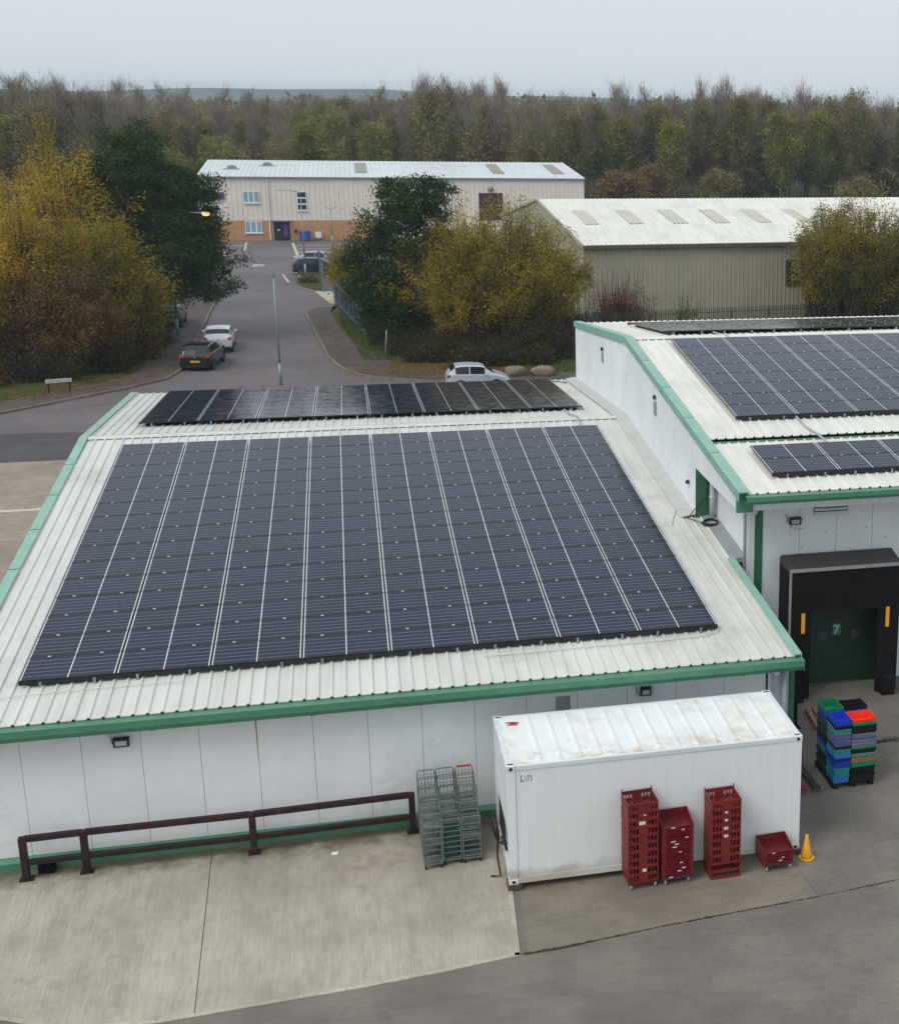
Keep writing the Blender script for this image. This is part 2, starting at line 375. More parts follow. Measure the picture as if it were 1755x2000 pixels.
tag(mb.build('moss_growth', 'moss', None), 'strip of dark moss along the yard joint', 'moss', kind='stuff')
sheet('drain_patch', [(2.02, -1.55), (3.3, -1.48), (3.28, -0.92), (2.0, -0.98)], 0.004, 'slab_edge', yard).data.materials[0] = plain('patch_cement', lin(160, 152, 136), 0.9, var=0.2, scale=4)
mb = MB(); mb.box(1.78, 1.92, -0.72, -0.66, 0.004, 0.008); mb.add([(1.77, -0.70, 0.010), (1.88, -0.76, 0.010), (1.93, -0.66, 0.03), (1.8, -0.62, 0.012)], [(0, 1, 2, 3)])
tag(mb.build('paper_litter', plain('paper', lin(225, 228, 228), 0.7, var=0.03)), 'small scrap of white paper lying on the pale slab', 'paper')

# kerbs, pavements, verges
KL = [(-60, 38.6), (-40, 39.2), (-28, 40.6), (-20, 42.7), (-13.73, 46.39), (-8.68, 52.0), (-7.0, 54.3), (-6.45, 57), (-6.5, 63), (-6.6, 72), (-6.7, 82), (-6.8, 96)]
KR = [(60, 49.3), (30, 49.4), (14, 49.75), (8, 50.6), (4.8, 52.1), (3.15, 53.65), (2.1, 56.5), (1.46, 59.85), (0.9, 66), (0.3, 73), (-0.17, 78.4), (0.05, 80.4), (0.9, 81.6), (2.0, 82.3)]
def offset(pts, d):
    out = []
    for i, pt in enumerate(pts):
        a = pts[max(i - 1, 0)]; b = pts[min(i + 1, len(pts) - 1)]
        t = Vector((b[0] - a[0], b[1] - a[1], 0)).normalized(); out.append((pt[0] - t.y * d, pt[1] + t.x * d))
    return out
def kerb_run(pts, parent, side):
    for a, b in zip(pts[:-1], pts[1:]):
        L = math.dist(a, b); n = max(1, int(round(L / 0.92))) if L < 14 else int(L / 3)
        d = ((b[0] - a[0]) / L, (b[1] - a[1]) / L); q = (-d[1] * side * 0.13, d[0] * side * 0.13)
        for i in range(n):
            s0, s1 = L * i / n + 0.012, L * (i + 1) / n - 0.008
            P = [(a[0] + d[0] * s0, a[1] + d[1] * s0), (a[0] + d[0] * s1, a[1] + d[1] * s1)]
            P += [(P[1][0] + q[0], P[1][1] + q[1]), (P[0][0] + q[0], P[0][1] + q[1])]
            mb = MB(); mb.prism([(x, y, -0.01) for x, y in P], (0, 0, 0.12)); fix_normals(mb.build('kerb_stone', 'kerb_stone', parent))
PVL = offset(KL, 0.13); PVL2 = offset(KL, 2.2)
pl = sheet('pavement', PVL + PVL2[::-1], 0.0, 'pavement_asphalt', None, 0.10)
kerb_run(KL[3:], pl, 1)
vl = sheet('verge', PVL2 + [(-60, 97)], 0.0, 'verge_grass', None, 0.09)
PVR = offset(KR, -0.13)
INN = [(60, 52.0), (30, 52.1), (14, 52.4), (9.5, 53.3), (6.6, 55.2), (5.2, 57.5), (3.9, 61.5), (2.7, 67), (2.05, 73), (1.6, 79), (1.75, 82.2)]
pr = sheet('pavement', PVR + INN[::-1], 0.0, 'pavement_asphalt', None, 0.10)
kerb_run(KR[1:], pr, -1)
sheet('verge', INN + [(2.15, 84.0), (60, 84.0)], 0.0, 'verge_grass', None, 0.09)
sheet('crossing_slab', [(0.35, 91.6), (1.6, 91.6), (2.2, 84.2), (1.55, 84.2)], -0.004, 'slab_edge', None, 0.02)
sheet('verge', [(-1.15, 97.6), (-0.6, 94.6), (0.3, 92.6), (0.95, 92.0), (0.75, 96), (0.2, 100.6), (-0.9, 100.2)], 0.0, 'verge_grass', None, 0.08)
for pts in [[(-8.95, 125.3), (-8.75, 125.3), (-8.2, 118.8), (-8.42, 118.8)], [(-7.25, 133.6), (-7.05, 133.6), (-6.75, 125.2), (-6.97, 125.2)], [(-9.6, 130.4), (-6.95, 130.4), (-6.95, 130.15), (-9.6, 130.15)], [(-9.4, 127.8), (-6.85, 127.8), (-6.85, 127.55), (-9.4, 127.55)],
            [(-2.55, 132.6), (-2.3, 132.6), (-1.35, 117.3), (-1.6, 117.3)], [(-2.2, 130), (2.5, 130), (2.5, 129.72), (-2.2, 129.72)], [(-2.0, 126.3), (2.5, 126.3), (2.5, 126.02), (-2.0, 126.02)], [(-1.7, 122.7), (2.5, 122.7), (2.5, 122.42), (-1.7, 122.42)],
            [(-1.65, 107.3), (-1.5, 107.3), (-0.65, 98.9), (-0.85, 98.9)], [(-2.6, 103.8), (-2.45, 103.8), (-1.75, 98.0), (-1.95, 98.0)]]:
    sheet('bay_marking', pts, -0.003, 'white_line')

# ------------------------------------------------------------------ low building with solar roof
TS = 0.0731; A = math.atan(TS); EZ = 3.255; RY, RZ = 19.187, 4.657; BY = 30.8; BZ = RZ - TS * (BY - RY)
XL, XR = -5.32, 12.08
def sheet_profile(cover, ribs, rh=0.036):
    pts = []; p = cover / ribs
    for i in range(ribs):
        x = i * p
        pts += [(x, 0.0), (x + p - 0.078, 0.0), (x + p - 0.056, rh), (x + p - 0.022, rh)]
    pts.append((cover + 0.002, 0.0)); return pts
def roof_sheet_mesh(name, cover, ribs, length, mat, filler=False, rh=0.036):
    prof = sheet_profile(cover, ribs, rh); n = len(prof); mb = MB()
    mb.add([(x, 0, z) for x, z in prof] + [(x, length, z) for x, z in prof], [(i, i + 1, n + i + 1, n + i) for i in range(n - 1)])
    mb.add([(x, 0, z) for x, z in prof] + [(x, 0, z - 0.02) for x, z in prof], [(n + i, n + i + 1, i + 1, i) for i in range(n - 1)])
    o = mb.build(name, mat, None); me = o.data; bpy.data.objects.remove(o); return me
def lay_roof(parent, x0, cols, cover, rows, mat, mesh_cache={}):
    """rows: list of (y_low, z_low, y_high, z_high); sheets laid from low edge to high edge"""
    for yl, zl, yh, zh in rows:
        L = math.dist((yl, zl), (yh, zh)); key = (round(cover, 4), round(L, 3), mat)
        if key not in mesh_cache: mesh_cache[key] = roof_sheet_mesh('roof_sheet', cover, 4, L, mat)
        flip = yh < yl
        for c_ in range(cols):
            o = bpy.data.objects.new('roof_sheet', mesh_cache[key]); COL.objects.link(o); o.parent = parent
            an = math.atan2(zh - zl, abs(yh - yl))
            if not flip: o.location = Vector((x0 + c_ * cover, yl, zl)) - chain_loc(parent); o.rotation_euler = (an, 0, 0)
            else: o.location = Vector((x0 + (c_ + 1) * cover, yl, zl)) - chain_loc(parent); o.rotation_euler = (an, 0, math.pi)
low = thing('depot_building', 'low white depot with a shallow roof carrying two large solar arrays and green gutter', 'building', (3.3, 15, 0))
NC = 16; CV = (XR - XL) / NC
zf = lambda y: EZ + TS * y
zb = lambda y: RZ - TS * (y - RY)
lay_roof(low, XL, NC, CV, [(-0.06, zf(-0.06), 6.45, zf(6.45)), (6.37, zf(6.37) + 0.004, 12.7, zf(12.7) + 0.004), (12.6, zf(12.6) + 0.008, 19.1, zf(19.1) + 0.008)], 'white_roof')
lay_roof(low, XL, NC, CV, [(BY, zb(BY), 25.0, zb(25.0)), (25.1, zb(25.1) + 0.004, 19.25, zb(19.25) + 0.004)], 'white_roof')
mb = MB()   # ridge capping
for s_ in (1,):
    mb.prism([(XL, RY - 0.24, zf(RY - 0.24) + 0.046), (XL, RY, RZ + 0.058), (XL, RY + 0.24, zb(RY + 0.24) + 0.046), (XL, RY + 0.24, zb(RY + 0.24) + 0.038), (XL, RY, RZ + 0.048), (XL, RY - 0.24, zf(RY - 0.24) + 0.038)], (XR - XL - 0.3, 0, 0))
fix_normals(mb.build('ridge_cap', 'white_roof', low))
def barge(parent, xo, xi, line, drop, mat='green_lit', seg=2.9, lift=0.07):
    """green verge trim along a roof edge; line: (y,z) list"""
    for (y0, z0), (y1, z1) in zip(line[:-1], line[1:]):
        L = math.dist((y0, z0), (y1, z1)); n = max(1, int(round(L / seg)))
        for i in range(n):
            t0, t1 = i / n, (i + 1) / n - (0.004 if i < n - 1 else 0)
            ya, yb_, za, zb_ = y0 + (y1 - y0) * t0, y0 + (y1 - y0) * t1, z0 + (z1 - z0) * t0 + lift, z0 + (z1 - z0) * t1 + lift
            mb = MB(); lo, hi = min(xo, xi), max(xo, xi)
            mb.add([(lo, ya, za), (hi, ya, za), (hi, yb_, zb_), (lo, yb_, zb_), (lo, ya, za - 0.035), (hi, ya, za - 0.035), (hi, yb_, zb_ - 0.035), (lo, yb_, zb_ - 0.035)],
                   [(0, 1, 2, 3), (7, 6, 5, 4), (0, 4, 5, 1), (1, 5, 6, 2), (2, 6, 7, 3), (3, 7, 4, 0)])
            e = 0.02 if xo < xi else -0.02
            mb.add([(xo, ya, za - 0.036), (xo + e, ya, za - 0.036), (xo + e, yb_, zb_ - 0.036), (xo, yb_, zb_ - 0.036), (xo, ya, za - drop), (xo + e, ya, za - drop), (xo + e, yb_, zb_ - drop), (xo, yb_, zb_ - drop)],
                   [(0, 1, 2, 3), (7, 6, 5, 4), (0, 4, 5, 1), (1, 5, 6, 2), (2, 6, 7, 3), (3, 7, 4, 0)])
            fix_normals(mb.build('barge_trim', mat, parent))
barge(low, -5.58, -5.33, [(-0.1, zf(-0.1)), (RY, RZ), (BY, BZ)], 0.32)
barge(low, 12.16, 11.97, [(-0.1, zf(-0.1)), (5.75, zf(5.75))], 0.30)
# gutter
mb = MB(); g = [(-0.30, 3.22), (-0.04, 3.22), (-0.04, 3.18), (-0.26, 3.18), (-0.26, 3.02), (-0.04, 3.02), (-0.04, 2.97), (-0.24, 2.97), (-0.30, 3.08)]
mb.prism([(-9.0, y, z) for y, z in g], (21.16, 0, 0)); o = fix_normals(mb.build('gutter', 'green_paint', low))
mb = MB(); mb.box(12.16, 12.17, -0.301, -0.03, 2.965, 3.225); mb.build('gutter_end', 'green_paint', low)
for i in range(7):
    x = -7.6 + i * 3.05; gj = MB(); gj.prism([(x, y * 1.0 + (-0.006 if y < -0.2 else 0.0), z) for y, z in ((-0.30, 3.224), (-0.06, 3.224), (-0.06, 3.221), (-0.298, 3.221), (-0.298, 3.075), (-0.24, 2.966), (-0.06, 2.966), (-0.06, 2.962), (-0.246, 2.962), (-0.306, 3.075))], (0.09, 0, 0)); fix_normals(gj.build('gutter_joint', 'green_paint', low))
# front wall panels
JX = [-4.01 + 1.112 * i for i in range(-3, 15)]
mb = MB(); mb.box(-8.5, 12.0, 0.30, 0.4, 0.0, 3.1); mb.box(-5.3, 12.0, 0.40, 30.6, 0.0, 3.0); mb.build('wall_core', 'dark_core', low)
for a, b in zip(JX[:-1], JX[1:]):
    if b > 11.6: continue
    MB().box(a + 0.004, b - 0.004, 0.25, 0.298, 0.26, 3.06).build('wall_panel', 'white_panel', low)
MB().box(11.55, 11.98, 0.24, 0.298, 0.0, 3.06).build('wall_panel', plain('panel_grey', lin(188, 194, 200), 0.4, var=0.05), low)  # end panel in one even grey, duller than its neighbours
MB().box(11.43, 11.47, 0.22, 0.297, 0.2, 3.06).build('wall_channel', 'dark_core', low)
MB().box(11.985, 12.10, 0.20, 0.6, 0.0, 3.0).build('corner_trim', 'green_dark', low)
MB().box(12.03, 12.09, 0.61, 5.7, 0.0, 3.2).build('side_wall', 'white_panel', low)
MB().box(-5.45, -5.32, 0.35, 30.6, 0.0, 3.1).build('side_wall', 'white_panel', low)
mb = MB(); mb.prism([(-8.5, 0.14, 0.0), (-8.5, 0.14, 0.17), (-8.5, 0.20, 0.245), (-8.5, 0.249, 0.262), (-8.5, 0.249, 0.0)], (20.3, 0, 0)); fix_normals(mb.build('plinth_flashing', 'green_paint', low))
mb = MB()
for i in range(4):
    z1 = 2.98 - 0.28 * i; wd = 0.018 * (1 - 0.2 * i); mb.add([(0.437 - wd, 0.2475, z1), (0.437 + wd, 0.2475, z1), (0.437 + wd * 0.8, 0.2475, z1 - 0.275), (0.437 - wd * 0.8, 0.2475, z1 - 0.275)], [(3, 2, 1, 0)])
mb.build('rust_streak', 'rust_streak', low, )['label'] = 'orange rust streak below the gutter'
mb = MB(); mb.box(6.64, 6.95, 0.235, 0.249, 2.32, 2.66)
for i in range(6): mb.prism([(6.66, 0.235, 2.35 + i * 0.05), (6.66, 0.222, 2.345 + i * 0.05), (6.66, 0.235, 2.385 + i * 0.05)], (0.27, 0, 0))
mb.build('vent_grille', 'vent_grey', low)
mb = MB(); mb.tube([(11.83, 0.13, 3.05), (11.83, 0.13, 0.05)], 0.055, 10); mb.tube([(11.83, 0.13, 2.78), (11.83, 0.13, 2.72)], 0.064, 10); mb.build('downpipe', 'pipe_grey', low, True)
for x, z in ((2.95, 2.78), (5.05, 2.79)):
    MB().lathe([(0.035, 0), (0.04, -0.02), (0.02, -0.05)], (x, 0.25, z), 8, axis='y').build('wall_fixing', 'silver', low)

def flood_light(x, y, z, label, rz=0.0, s=1.0):
    t = thing('flood_light', label, 'floodlight', (x, y, z), rz=rz)
    mb = MB(); mb.prism([(-0.12 * s, -0.17, 0.08), (-0.12 * s, -0.09, 0.11), (-0.12 * s, -0.05, -0.06), (-0.12 * s, -0.13, -0.10)], (0.24 * s, 0, 0)); fix_normals(mb.build('housing', 'lamp_black', t, world=False))
    mb = MB(); mb.add([(-0.085 * s, -0.168, 0.050), (0.085 * s, -0.168, 0.050), (0.085 * s, -0.142, -0.066), (-0.085 * s, -0.142, -0.066)], [(3, 2, 1, 0)]); mb.build('lens', 'lamp_glass', t, world=False)
    mb = MB(); mb.box(-0.03, 0.03, -0.05, 0, -0.02, 0.04); mb.box(-0.13 * s, 0.13 * s, -0.05, -0.03, 0.06, 0.075); mb.build('bracket', 'lamp_black', t, world=False)
    mb = MB(); mb.tube([(-0.03, -0.01, 0.0), (-0.13, -0.01, -0.12), (-0.18, -0.01, -0.06), (-0.2, -0.01, 0.1)], 0.008, 5); mb.build('cable', 'cable_black', t, world=False)
    MB().box(-0.25, -0.17, -0.04, 0, 0.1, 0.17).build('junction_box', 'pipe_white', t, world=False)
    return t
flood_light(-2.13, 0.25, 2.60, 'black floodlight with looped cable under the gutter beside the railing end', s=1.25)
flood_light(8.62, 0.25, 2.64, 'black floodlight under the gutter above the white container')
t = thing('bulkhead_lamp', 'white round bulkhead lamp with a pull cord beside the downpipe', 'lamp', (11.66, 0.24, 2.80))
mb = MB(); mb.lathe([(0.09, 0), (0.1, -0.03), (0.08, -0.09), (0.03, -0.12)], (0, 0, 0), 14, axis='y'); mb.build('dome', plain('lamp_white', lin(235, 237, 236), 0.3, var=0.02), t, True, world=False)
mb = MB(); mb.tube([(-0.05, -0.03, -0.05), (-0.07, -0.03, -0.42)], 0.006, 5); mb.lathe([(0.03, 0), (0.035, -0.03), (0.01, -0.06)], (-0.07, -0.03, -0.42), 8); mb.build('cord', 'pipe_white', t, world=False)

# ------------------------------------------------------------------ solar arrays
def panel_mesh():
    mb = MB(); Wd, Pd, T = W_PAN, P_PAN, 0.035
    mb.box(0, Wd, 0, Pd, 0, T, 1)
    e = 0.012
    mb.add([(e, e, T + 0.0015), (Wd - e, e, T + 0.0015), (Wd - e, Pd - e, T + 0.0015), (e, Pd - e, T + 0.0015)], [(0, 1, 2, 3)], 0)
    o = mb.build('solar_panel', ['solar_cells', 'black_frame']); me = o.data; bpy.data.objects.remove(o); return me
PANEL = panel_mesh()
mb = MB(); mb.box(-0.030, 0.030, -0.022, 0.022, 0, 0.012); o = mb.build('clamp', 'silver'); CLAMP = o.data; bpy.data.objects.remove(o)
CW, CP = 1.8501, 1.0887
def solar_array(label, x0, y_low, z_low, an, ncol, nrow, h=0.13, flip=False, clamp=None):
    """y_low/z_low: roof point below the lower edge of the array, rising along the slope at angle an"""
    t = thing('solar_array', label, 'solar panels', (x0, y_low, z_low), group=None)
    sy = -1 if flip else 1; c_, s_ = math.cos(an), math.sin(an)
    def P(x, u, hh): return (x, (u * c_ - hh * s_) * sy, u * s_ + hh * c_)
    rot = (an, 0, 0) if not flip else (an, 0, math.pi)
    for i in range(ncol):
        for j in range(nrow):
            o = bpy.data.objects.new('solar_panel', PANEL); COL.objects.link(o); o.parent = t
            o.location = P(i * CW + (W_PAN if flip else 0), j * CP, h); o.rotation_euler = rot
            o.rotation_euler.x += random.uniform(-0.0022, 0.0022); o.rotation_euler.y += random.uniform(-0.0012, 0.0012)
        for j in range(1, nrow):
            for q in (0.22, 0.78):
                o = bpy.data.objects.new('clamp', clamp or CLAMP); COL.objects.link(o); o.parent = t
                o.location = P(i * CW + q * W_PAN, j * CP - 0.008, h + 0.037); o.rotation_euler = rot
        for q in (0.22, 0.78):
            mb = MB(); mb.bar(P(i * CW + q * W_PAN, -0.06, h - 0.06), P(i * CW + q * W_PAN, nrow * CP + 0.05, h - 0.06), 0.05, 0.115)
            mb.build('mounting_rail', 'galv', t, world=False)
    mb = MB(); mb.bar(P(-0.01, -0.012, h - 0.02), P(ncol * CW - 0.02, -0.012, h - 0.02), 0.012, 0.09); mb.build('edge_skirt', 'black_frame', t, world=False)
    return t
CLAMP_D = CLAMP.copy(); CLAMP_D.materials[0] = M('black_frame')
X0 = -4.164; S0 = 1.5874
solar_array('large fifteen-row solar array facing the yard on the low depot roof', X0, S0 * math.cos(A), zf(S0 * math.cos(A)), A, 8, 15)
yl = 29.95
solar_array('eight-row solar array on the far slope of the low depot roof', X0 + 0.05, yl, zb(yl), A, 8, 8, flip=True, clamp=CLAMP_D)

# ------------------------------------------------------------------ tall building on the right
TT = 0.10; AT = math.atan(TT); R2Y, R2Z = 19.2, 7.40
zr = lambda y: R2Z - TT * abs(y - R2Y)
GX = 11.88
tall = thing('warehouse_building', 'tall white warehouse with green trim, stepped solar roof and black loading dock', 'building', (18, 16, 0))
CV2 = CV; X2 = 12.08; NC2 = 15; X2E = X2 + NC2 * CV2
lay_roof(tall, X2, NC2, CV2, [(8.42, zr(8.42), 14.0, zr(14.0)), (13.9, zr(13.9) + 0.004, 19.1, zr(19.1) + 0.004)], 'cream_roof')
lay_roof(tall, X2, NC2, CV2, [(4.28, zr(4.28) - 0.04, 8.12, zr(8.12) - 0.04)], 'cream_roof')
lay_roof(tall, X2, NC2, CV2, [(30.4, zr(30.4), 25, zr(25)), (25.1, zr(25.1) + 0.004, 19.25, zr(19.25) + 0.004)], 'cream_roof')
mb = MB(); mb.prism([(X2, R2Y - 0.3, zr(R2Y - .3) + 0.046), (X2, R2Y, R2Z + 0.056), (X2, R2Y + 0.3, zr(R2Y + .3) + 0.046), (X2, R2Y + 0.3, zr(R2Y + .3) + 0.038), (X2, R2Y, R2Z + 0.046), (X2, R2Y - 0.3, zr(R2Y - .3) + 0.038)], (NC2 * CV2, 0, 0)); fix_normals(mb.build('ridge_cap', 'cream_roof', tall))
# step between the two roof levels: a green box gutter
mb = MB(); z0 = zr(8.12) - 0.04
mb.box(X2, X2E, 8.13, 8.17, z0 - 0.05, z0 + 0.045); mb.box(X2, X2E, 8.171, 8.40, z0 - 0.05, z0 - 0.01); mb.build('step_gutter', 'green_paint', tall)
barge(tall, 11.80, 12.10, [(4.2, zr(4.2) - 0.03), (R2Y, R2Z), (30.45, zr(30.45))], 0.24, lift=0.085)
# gutter and ribbed fascia at the front
mb = MB(); gz = zr(4.28) - 0.06
g = [(4.02, gz), (4.27, gz), (4.27, gz - 0.03), (4.06, gz - 0.03), (4.06, gz - 0.15), (4.27, gz - 0.15), (4.27, gz - 0.2), (4.07, gz - 0.2), (4.02, gz - 0.12)]
mb.prism([(11.98, y, z) for y, z in g], (X2E - 11.98, 0, 0)); fix_normals(mb.build('gutter', 'green_paint', tall))
def rib_wall(parent, axis, at, a0, a1, z0f, z1f, mat, pitch=0.27, depth=0.03, cover=1.08, sign=-1, name='cladding_sheet'):
    """vertical trapezoidal cladding; ribs stand out towards `sign`. axis 'y': wall runs along Y at X=at"""
    n = int(math.ceil((a1 - a0) / cover - 1e-6))
    for i in range(n):
        s0 = a0 + i * cover; s1 = min(a1, s0 + cover - 0.002); mb = MB(); pr = []
        u = s0
        while u < s1 - 1e-6:
            for du, dd in ((0, 0), (pitch - 0.09, 0), (pitch - 0.07, depth), (pitch - 0.03, depth), (pitch - 0.01, 0)):
                if u + du <= s1 + 1e-6: pr.append((u + du, dd))
            u += pitch
        pr.append((s1, 0)) if pr[-1][0] < s1 - 1e-4 else None
        vs = []
        for q, dd in pr:
            c_ = at + sign * dd
            vs += [((c_, q, z0f(q)) if axis == 'y' else (q, c_, z0f(q))), ((c_, q, z1f(q)) if axis == 'y' else (q, c_, z1f(q)))]
        mb.add(vs, [(2 * j, 2 * j + 1, 2 * j + 3, 2 * j + 2) for j in range(len(pr) - 1)])
        o = mb.build(name, mat, parent); nrm = o.data.polygons[0].normal
        if (nrm.x if axis == 'y' else nrm.y) * sign < 0: o.data.flip_normals()
rib_wall(tall, 'y', GX, 9.0, 30.4, lambda y: 3.3, lambda y: zr(y) - 0.01, 'gable_white', pitch=0.216, depth=0.022)
rib_wall(tall, 'y', GX, 4.5, 9.0, lambda y: 5.38, lambda y: zr(y) - 0.03, 'gable_white', pitch=0.216, depth=0.022)
rib_wall(tall, 'x', 4.55, 12.28, X2E, lambda x: 5.36, lambda x: gz - 0.1, 'gable_white', pitch=0.27, depth=0.03)
MB().box(11.84, 12.27, 4.47, 4.56, 5.34, gz - 0.02).build('corner_trim', 'green_paint', tall)
MB().box(11.9, X2E, 4.6, 9.0, 5.40, 5.44).build('soffit', 'white_panel', tall)
mb = MB(); mb.box(12.52, X2E, 5.68, 9.0, 0, 5.39); mb.box(11.93, X2E, 9.06, 30.3, 0, 6.2); mb.build('wall_core', 'dark_core', tall)
for a in (5.62, 6.75, 7.88): MB().box(12.45, 12.518, a + 0.005, min(a + 1.125, 8.995), 0.0, 5.395).build('wall_panel', 'white_panel', tall)
mb = MB(); mb.box(11.90, 12.44, 9.0, 9.05, 3.5, 5.395); mb.build('green_jamb', 'green_dark', tall)
for i in range(14):
    a = 12.86 + 1.02 * i - 0.0
    MB().box(a + 0.006, a + 1.014, 5.60, 5.675, 0.0, 5.395).build('wall_panel', 'white_panel', tall)
MB().box(12.50, 12.64, 5.58, 5.675, 0, 5.395).build('corner_panel', 'white_panel', tall)
MB().box(12.645, 12.855, 5.57, 5.675, 0, 5.395).build('corner_trim', 'green_dark', tall)
# flashing where the low roof meets the walls
mb = MB(); mb.prism([(12.05, 5.7, zf(5.7) + 0.045), (12.45, 5.7, zf(5.7) + 0.1), (12.45, 5.7, zf(5.7) - 0.05), (12.05, 5.7, zf(5.7) - 0.05)], (0, 3.3, 3.3 * TS)); fix_normals(mb.build('roof_flashing', 'vent_grey', tall)); 
mb = MB(); mb.prism([(11.45, 9.0, zf(9) + 0.05), (11.87, 9.0, zf(9) + 0.12), (11.87, 9.0, zf(9) + 0.1), (11.45, 9.0, zf(9) + 0.04)], (0, RY - 9, (RY - 9) * TS)); mb.prism([(11.45, RY, RZ + 0.05), (11.87, RY, RZ + 0.12), (11.87, RY, RZ + 0.1), (11.45, RY, RZ + 0.04)], (0, BY - RY, -(BY - RY) * TS)); fix_normals(mb.build('roof_flashing', plain('flash_grey', lin(186, 188, 184), 0.5, var=0.08), tall))
# pipes
mb = MB(); mb.tube([(12.42, 4.72, 5.72), (12.42, 4.72, 5.34), (12.42, 4.85, 5.22), (12.34, 5.3, 5.12)], 0.075, 12); mb.build('rain_pipe', 'pipe_white', tall, True)
mb = MB(); mb.tube([(12.34, 5.3, 5.2), (12.34, 5.46, 5.0), (12.34, 5.46, 0.1)], 0.045, 10); mb.build('rain_pipe', 'pipe_grey', tall, True)
mb = MB(); mb.tube([(12.3, 8.76, 5.38), (12.3, 8.76, 3.95)], 0.075, 12); mb.tube([(12.3, 8.76, 4.6), (12.3, 8.76, 4.54)], 0.09, 12); mb.build('rain_pipe', 'pipe_white', tall, True)
# louvre and small vents
mb = MB(); mb.box(14.2, 15.25, 5.585, 5.597, 4.78, 5.25, 0); mb.box(14.25, 15.2, 5.566, 5.584, 4.83, 5.23, 1)
for i in range(4): mb.prism([(14.26, 5.566, 4.885 + i * 0.1), (14.26, 5.53, 4.845 + i * 0.1), (14.26, 5.53, 4.86 + i * 0.1), (14.26, 5.566, 4.905 + i * 0.1)], (0.93, 0, 0))
fix_normals(mb.build('louvre', ['gable_white', 'dark_core'], tall))
for y, z, w_, h_ in ((23.76, 5.97, 0.28, 0.34), (14.3, 5.98, 0.3, 0.42)):
    mb = MB(); mb.box(GX - 0.06, GX - 0.024, y - w_ / 2, y + w_ / 2, z - h_ / 2, z + h_ / 2); mb.build('wall_vent', 'vent_grey', tall)
    mb = MB(); mb.lathe([(0.07, 0), (0.08, -0.06), (0.02, -0.08)], (GX - 0.024, y + 0.05, z + h_ / 2 + 0.14), 8, axis='x'); mb.build('vent_cowl', 'lamp_black', tall)
mb = MB(); mb.lathe([(0.05, 0), (0.07, -0.05), (0.03, -0.1)], (GX - 0.02, 9.75, 4.78), 8, axis='x'); mb.build('pipe_stub', 'lamp_black', tall)
flood_light(13.72, 5.60, 4.72, 'black floodlight with a dirt stain on white wall above the loading dock', s=1.3)
rs = random.Random(4); mb = MB()
for i in range(46):
    x, z, q = 13.72 + rs.gauss(0, 0.12), 4.55 - abs(rs.gauss(0, 0.1)), rs.uniform(0.006, 0.018)
    mb.add([(x - q, 5.5985, z), (x, 5.5985, z - q), (x + q, 5.5985, z), (x, 5.5985, z + q)], [(0, 1, 2, 3)])
mb.build('dirt_stain', plain('dirt', (0.07, 0.06, 0.05), 0.9), tall)
for x, z in ((14.6, 4.35), (15.75, 4.4), (13.95, 3.95), (16.3, 4.1)):
    MB().lathe([(0.02, 0), (0.02, -0.012)], (x, 5.598, z), 8, axis='y').build('wall_fixing', 'vent_grey', tall)
mb = MB()   # hose coil lying on the roof by the recess
ring = [(12.12 + 0.2 * math.cos(t), 8.35 + 0.22 * math.sin(t), 0) for t in np.linspace(0, 2 * math.pi, 18)]
for kk in range(3): mb.tube([(x + 0.02 * kk, y - 0.015 * kk, zf(y) + 0.065 + 0.03 * kk) for x, y, _ in ring], 0.017, 6)
mb.tube([(11.93, 8.35, zf(8.35) + 0.09), (11.6, 8.75, zf(8.75) + 0.1), (11.72, 8.95, zf(9) + 0.12), (12.2, 8.96, 4.6), (12.26, 8.9, 5.3)], 0.015, 6)
tag(mb.build('hose_coil', 'cable_black'), 'coil of black hose on the roof beneath the green jamb', 'hose')
# solar arrays of the tall roof
yA = 18.5 - 8 * CP * math.cos(AT)
solar_array('eight-row solar array on the near slope of the tall warehouse roof', 13.25, yA, zr(yA), AT, 7, 8)
yB = 5.25
solar_array('two-row strip of solar panels on the lower step of the warehouse roof', 12.98, yB, zr(yB) - 0.04, AT, 6, 2)
yC = 20.35 + 6 * CP * math.cos(AT)
solar_array('solar array lying on the far slope of the tall warehouse roof', 13.4, yC, zr(yC), AT, 7, 6, flip=True)
# cables over the roofs
def cable(pts, r, mat, label, name='cable'):
    mb = MB(); mb.tube(pts, r, 6); return tag(mb.build(name, mat), label, 'cable')
q = lambda x, y, h=0.05: (x, y, zf(y) + h)
cable([q(5.2, 1.18, .05), q(7, 1.2, .05), q(9.5, 1.24, .05), q(10.3, 1.3, .05), q(10.62, 1.5, .06), q(10.7, 1.75, .09)], 0.014, 'cable_white', 'white cable along the lower edge of the yard-side solar array')
cable([q(-5.0, 1.0), q(-4.3, 1.12), q(-3.2, 1.2), q(-1, 1.2)], 0.010, 'cable_white', 'thin white cable from the roof corner along the array edge')
cable([q(11.05, 8.4), q(11.25, 9.1), q(11.55, 9.9, .06), q(11.84, 10.7, .12)], 0.014, 'cable_white', 'white cable crossing the roof ribs to the gable wall')
cable([(10.0, 21.25, zb(21.25) + .07), (10.02, 20.2, zb(20.2) + .06), (10.15, 19.2, RZ + 0.09), (10.1, 18.2, zf(18.2) + 0.08), (10.08, 17.85, zf(17.85) + 0.1)], 0.03, 'pipe_grey', 'grey conduit over the low ridge between two solar arrays')
cable([(11.3, 29.3, zb(29.3) + .06), (10.9, 30.0, zb(30) + .05), (9.5, 30.1, zb(30.1) + .05)], 0.02, 'cable_black', 'dark cable at the far corner of the low roof')
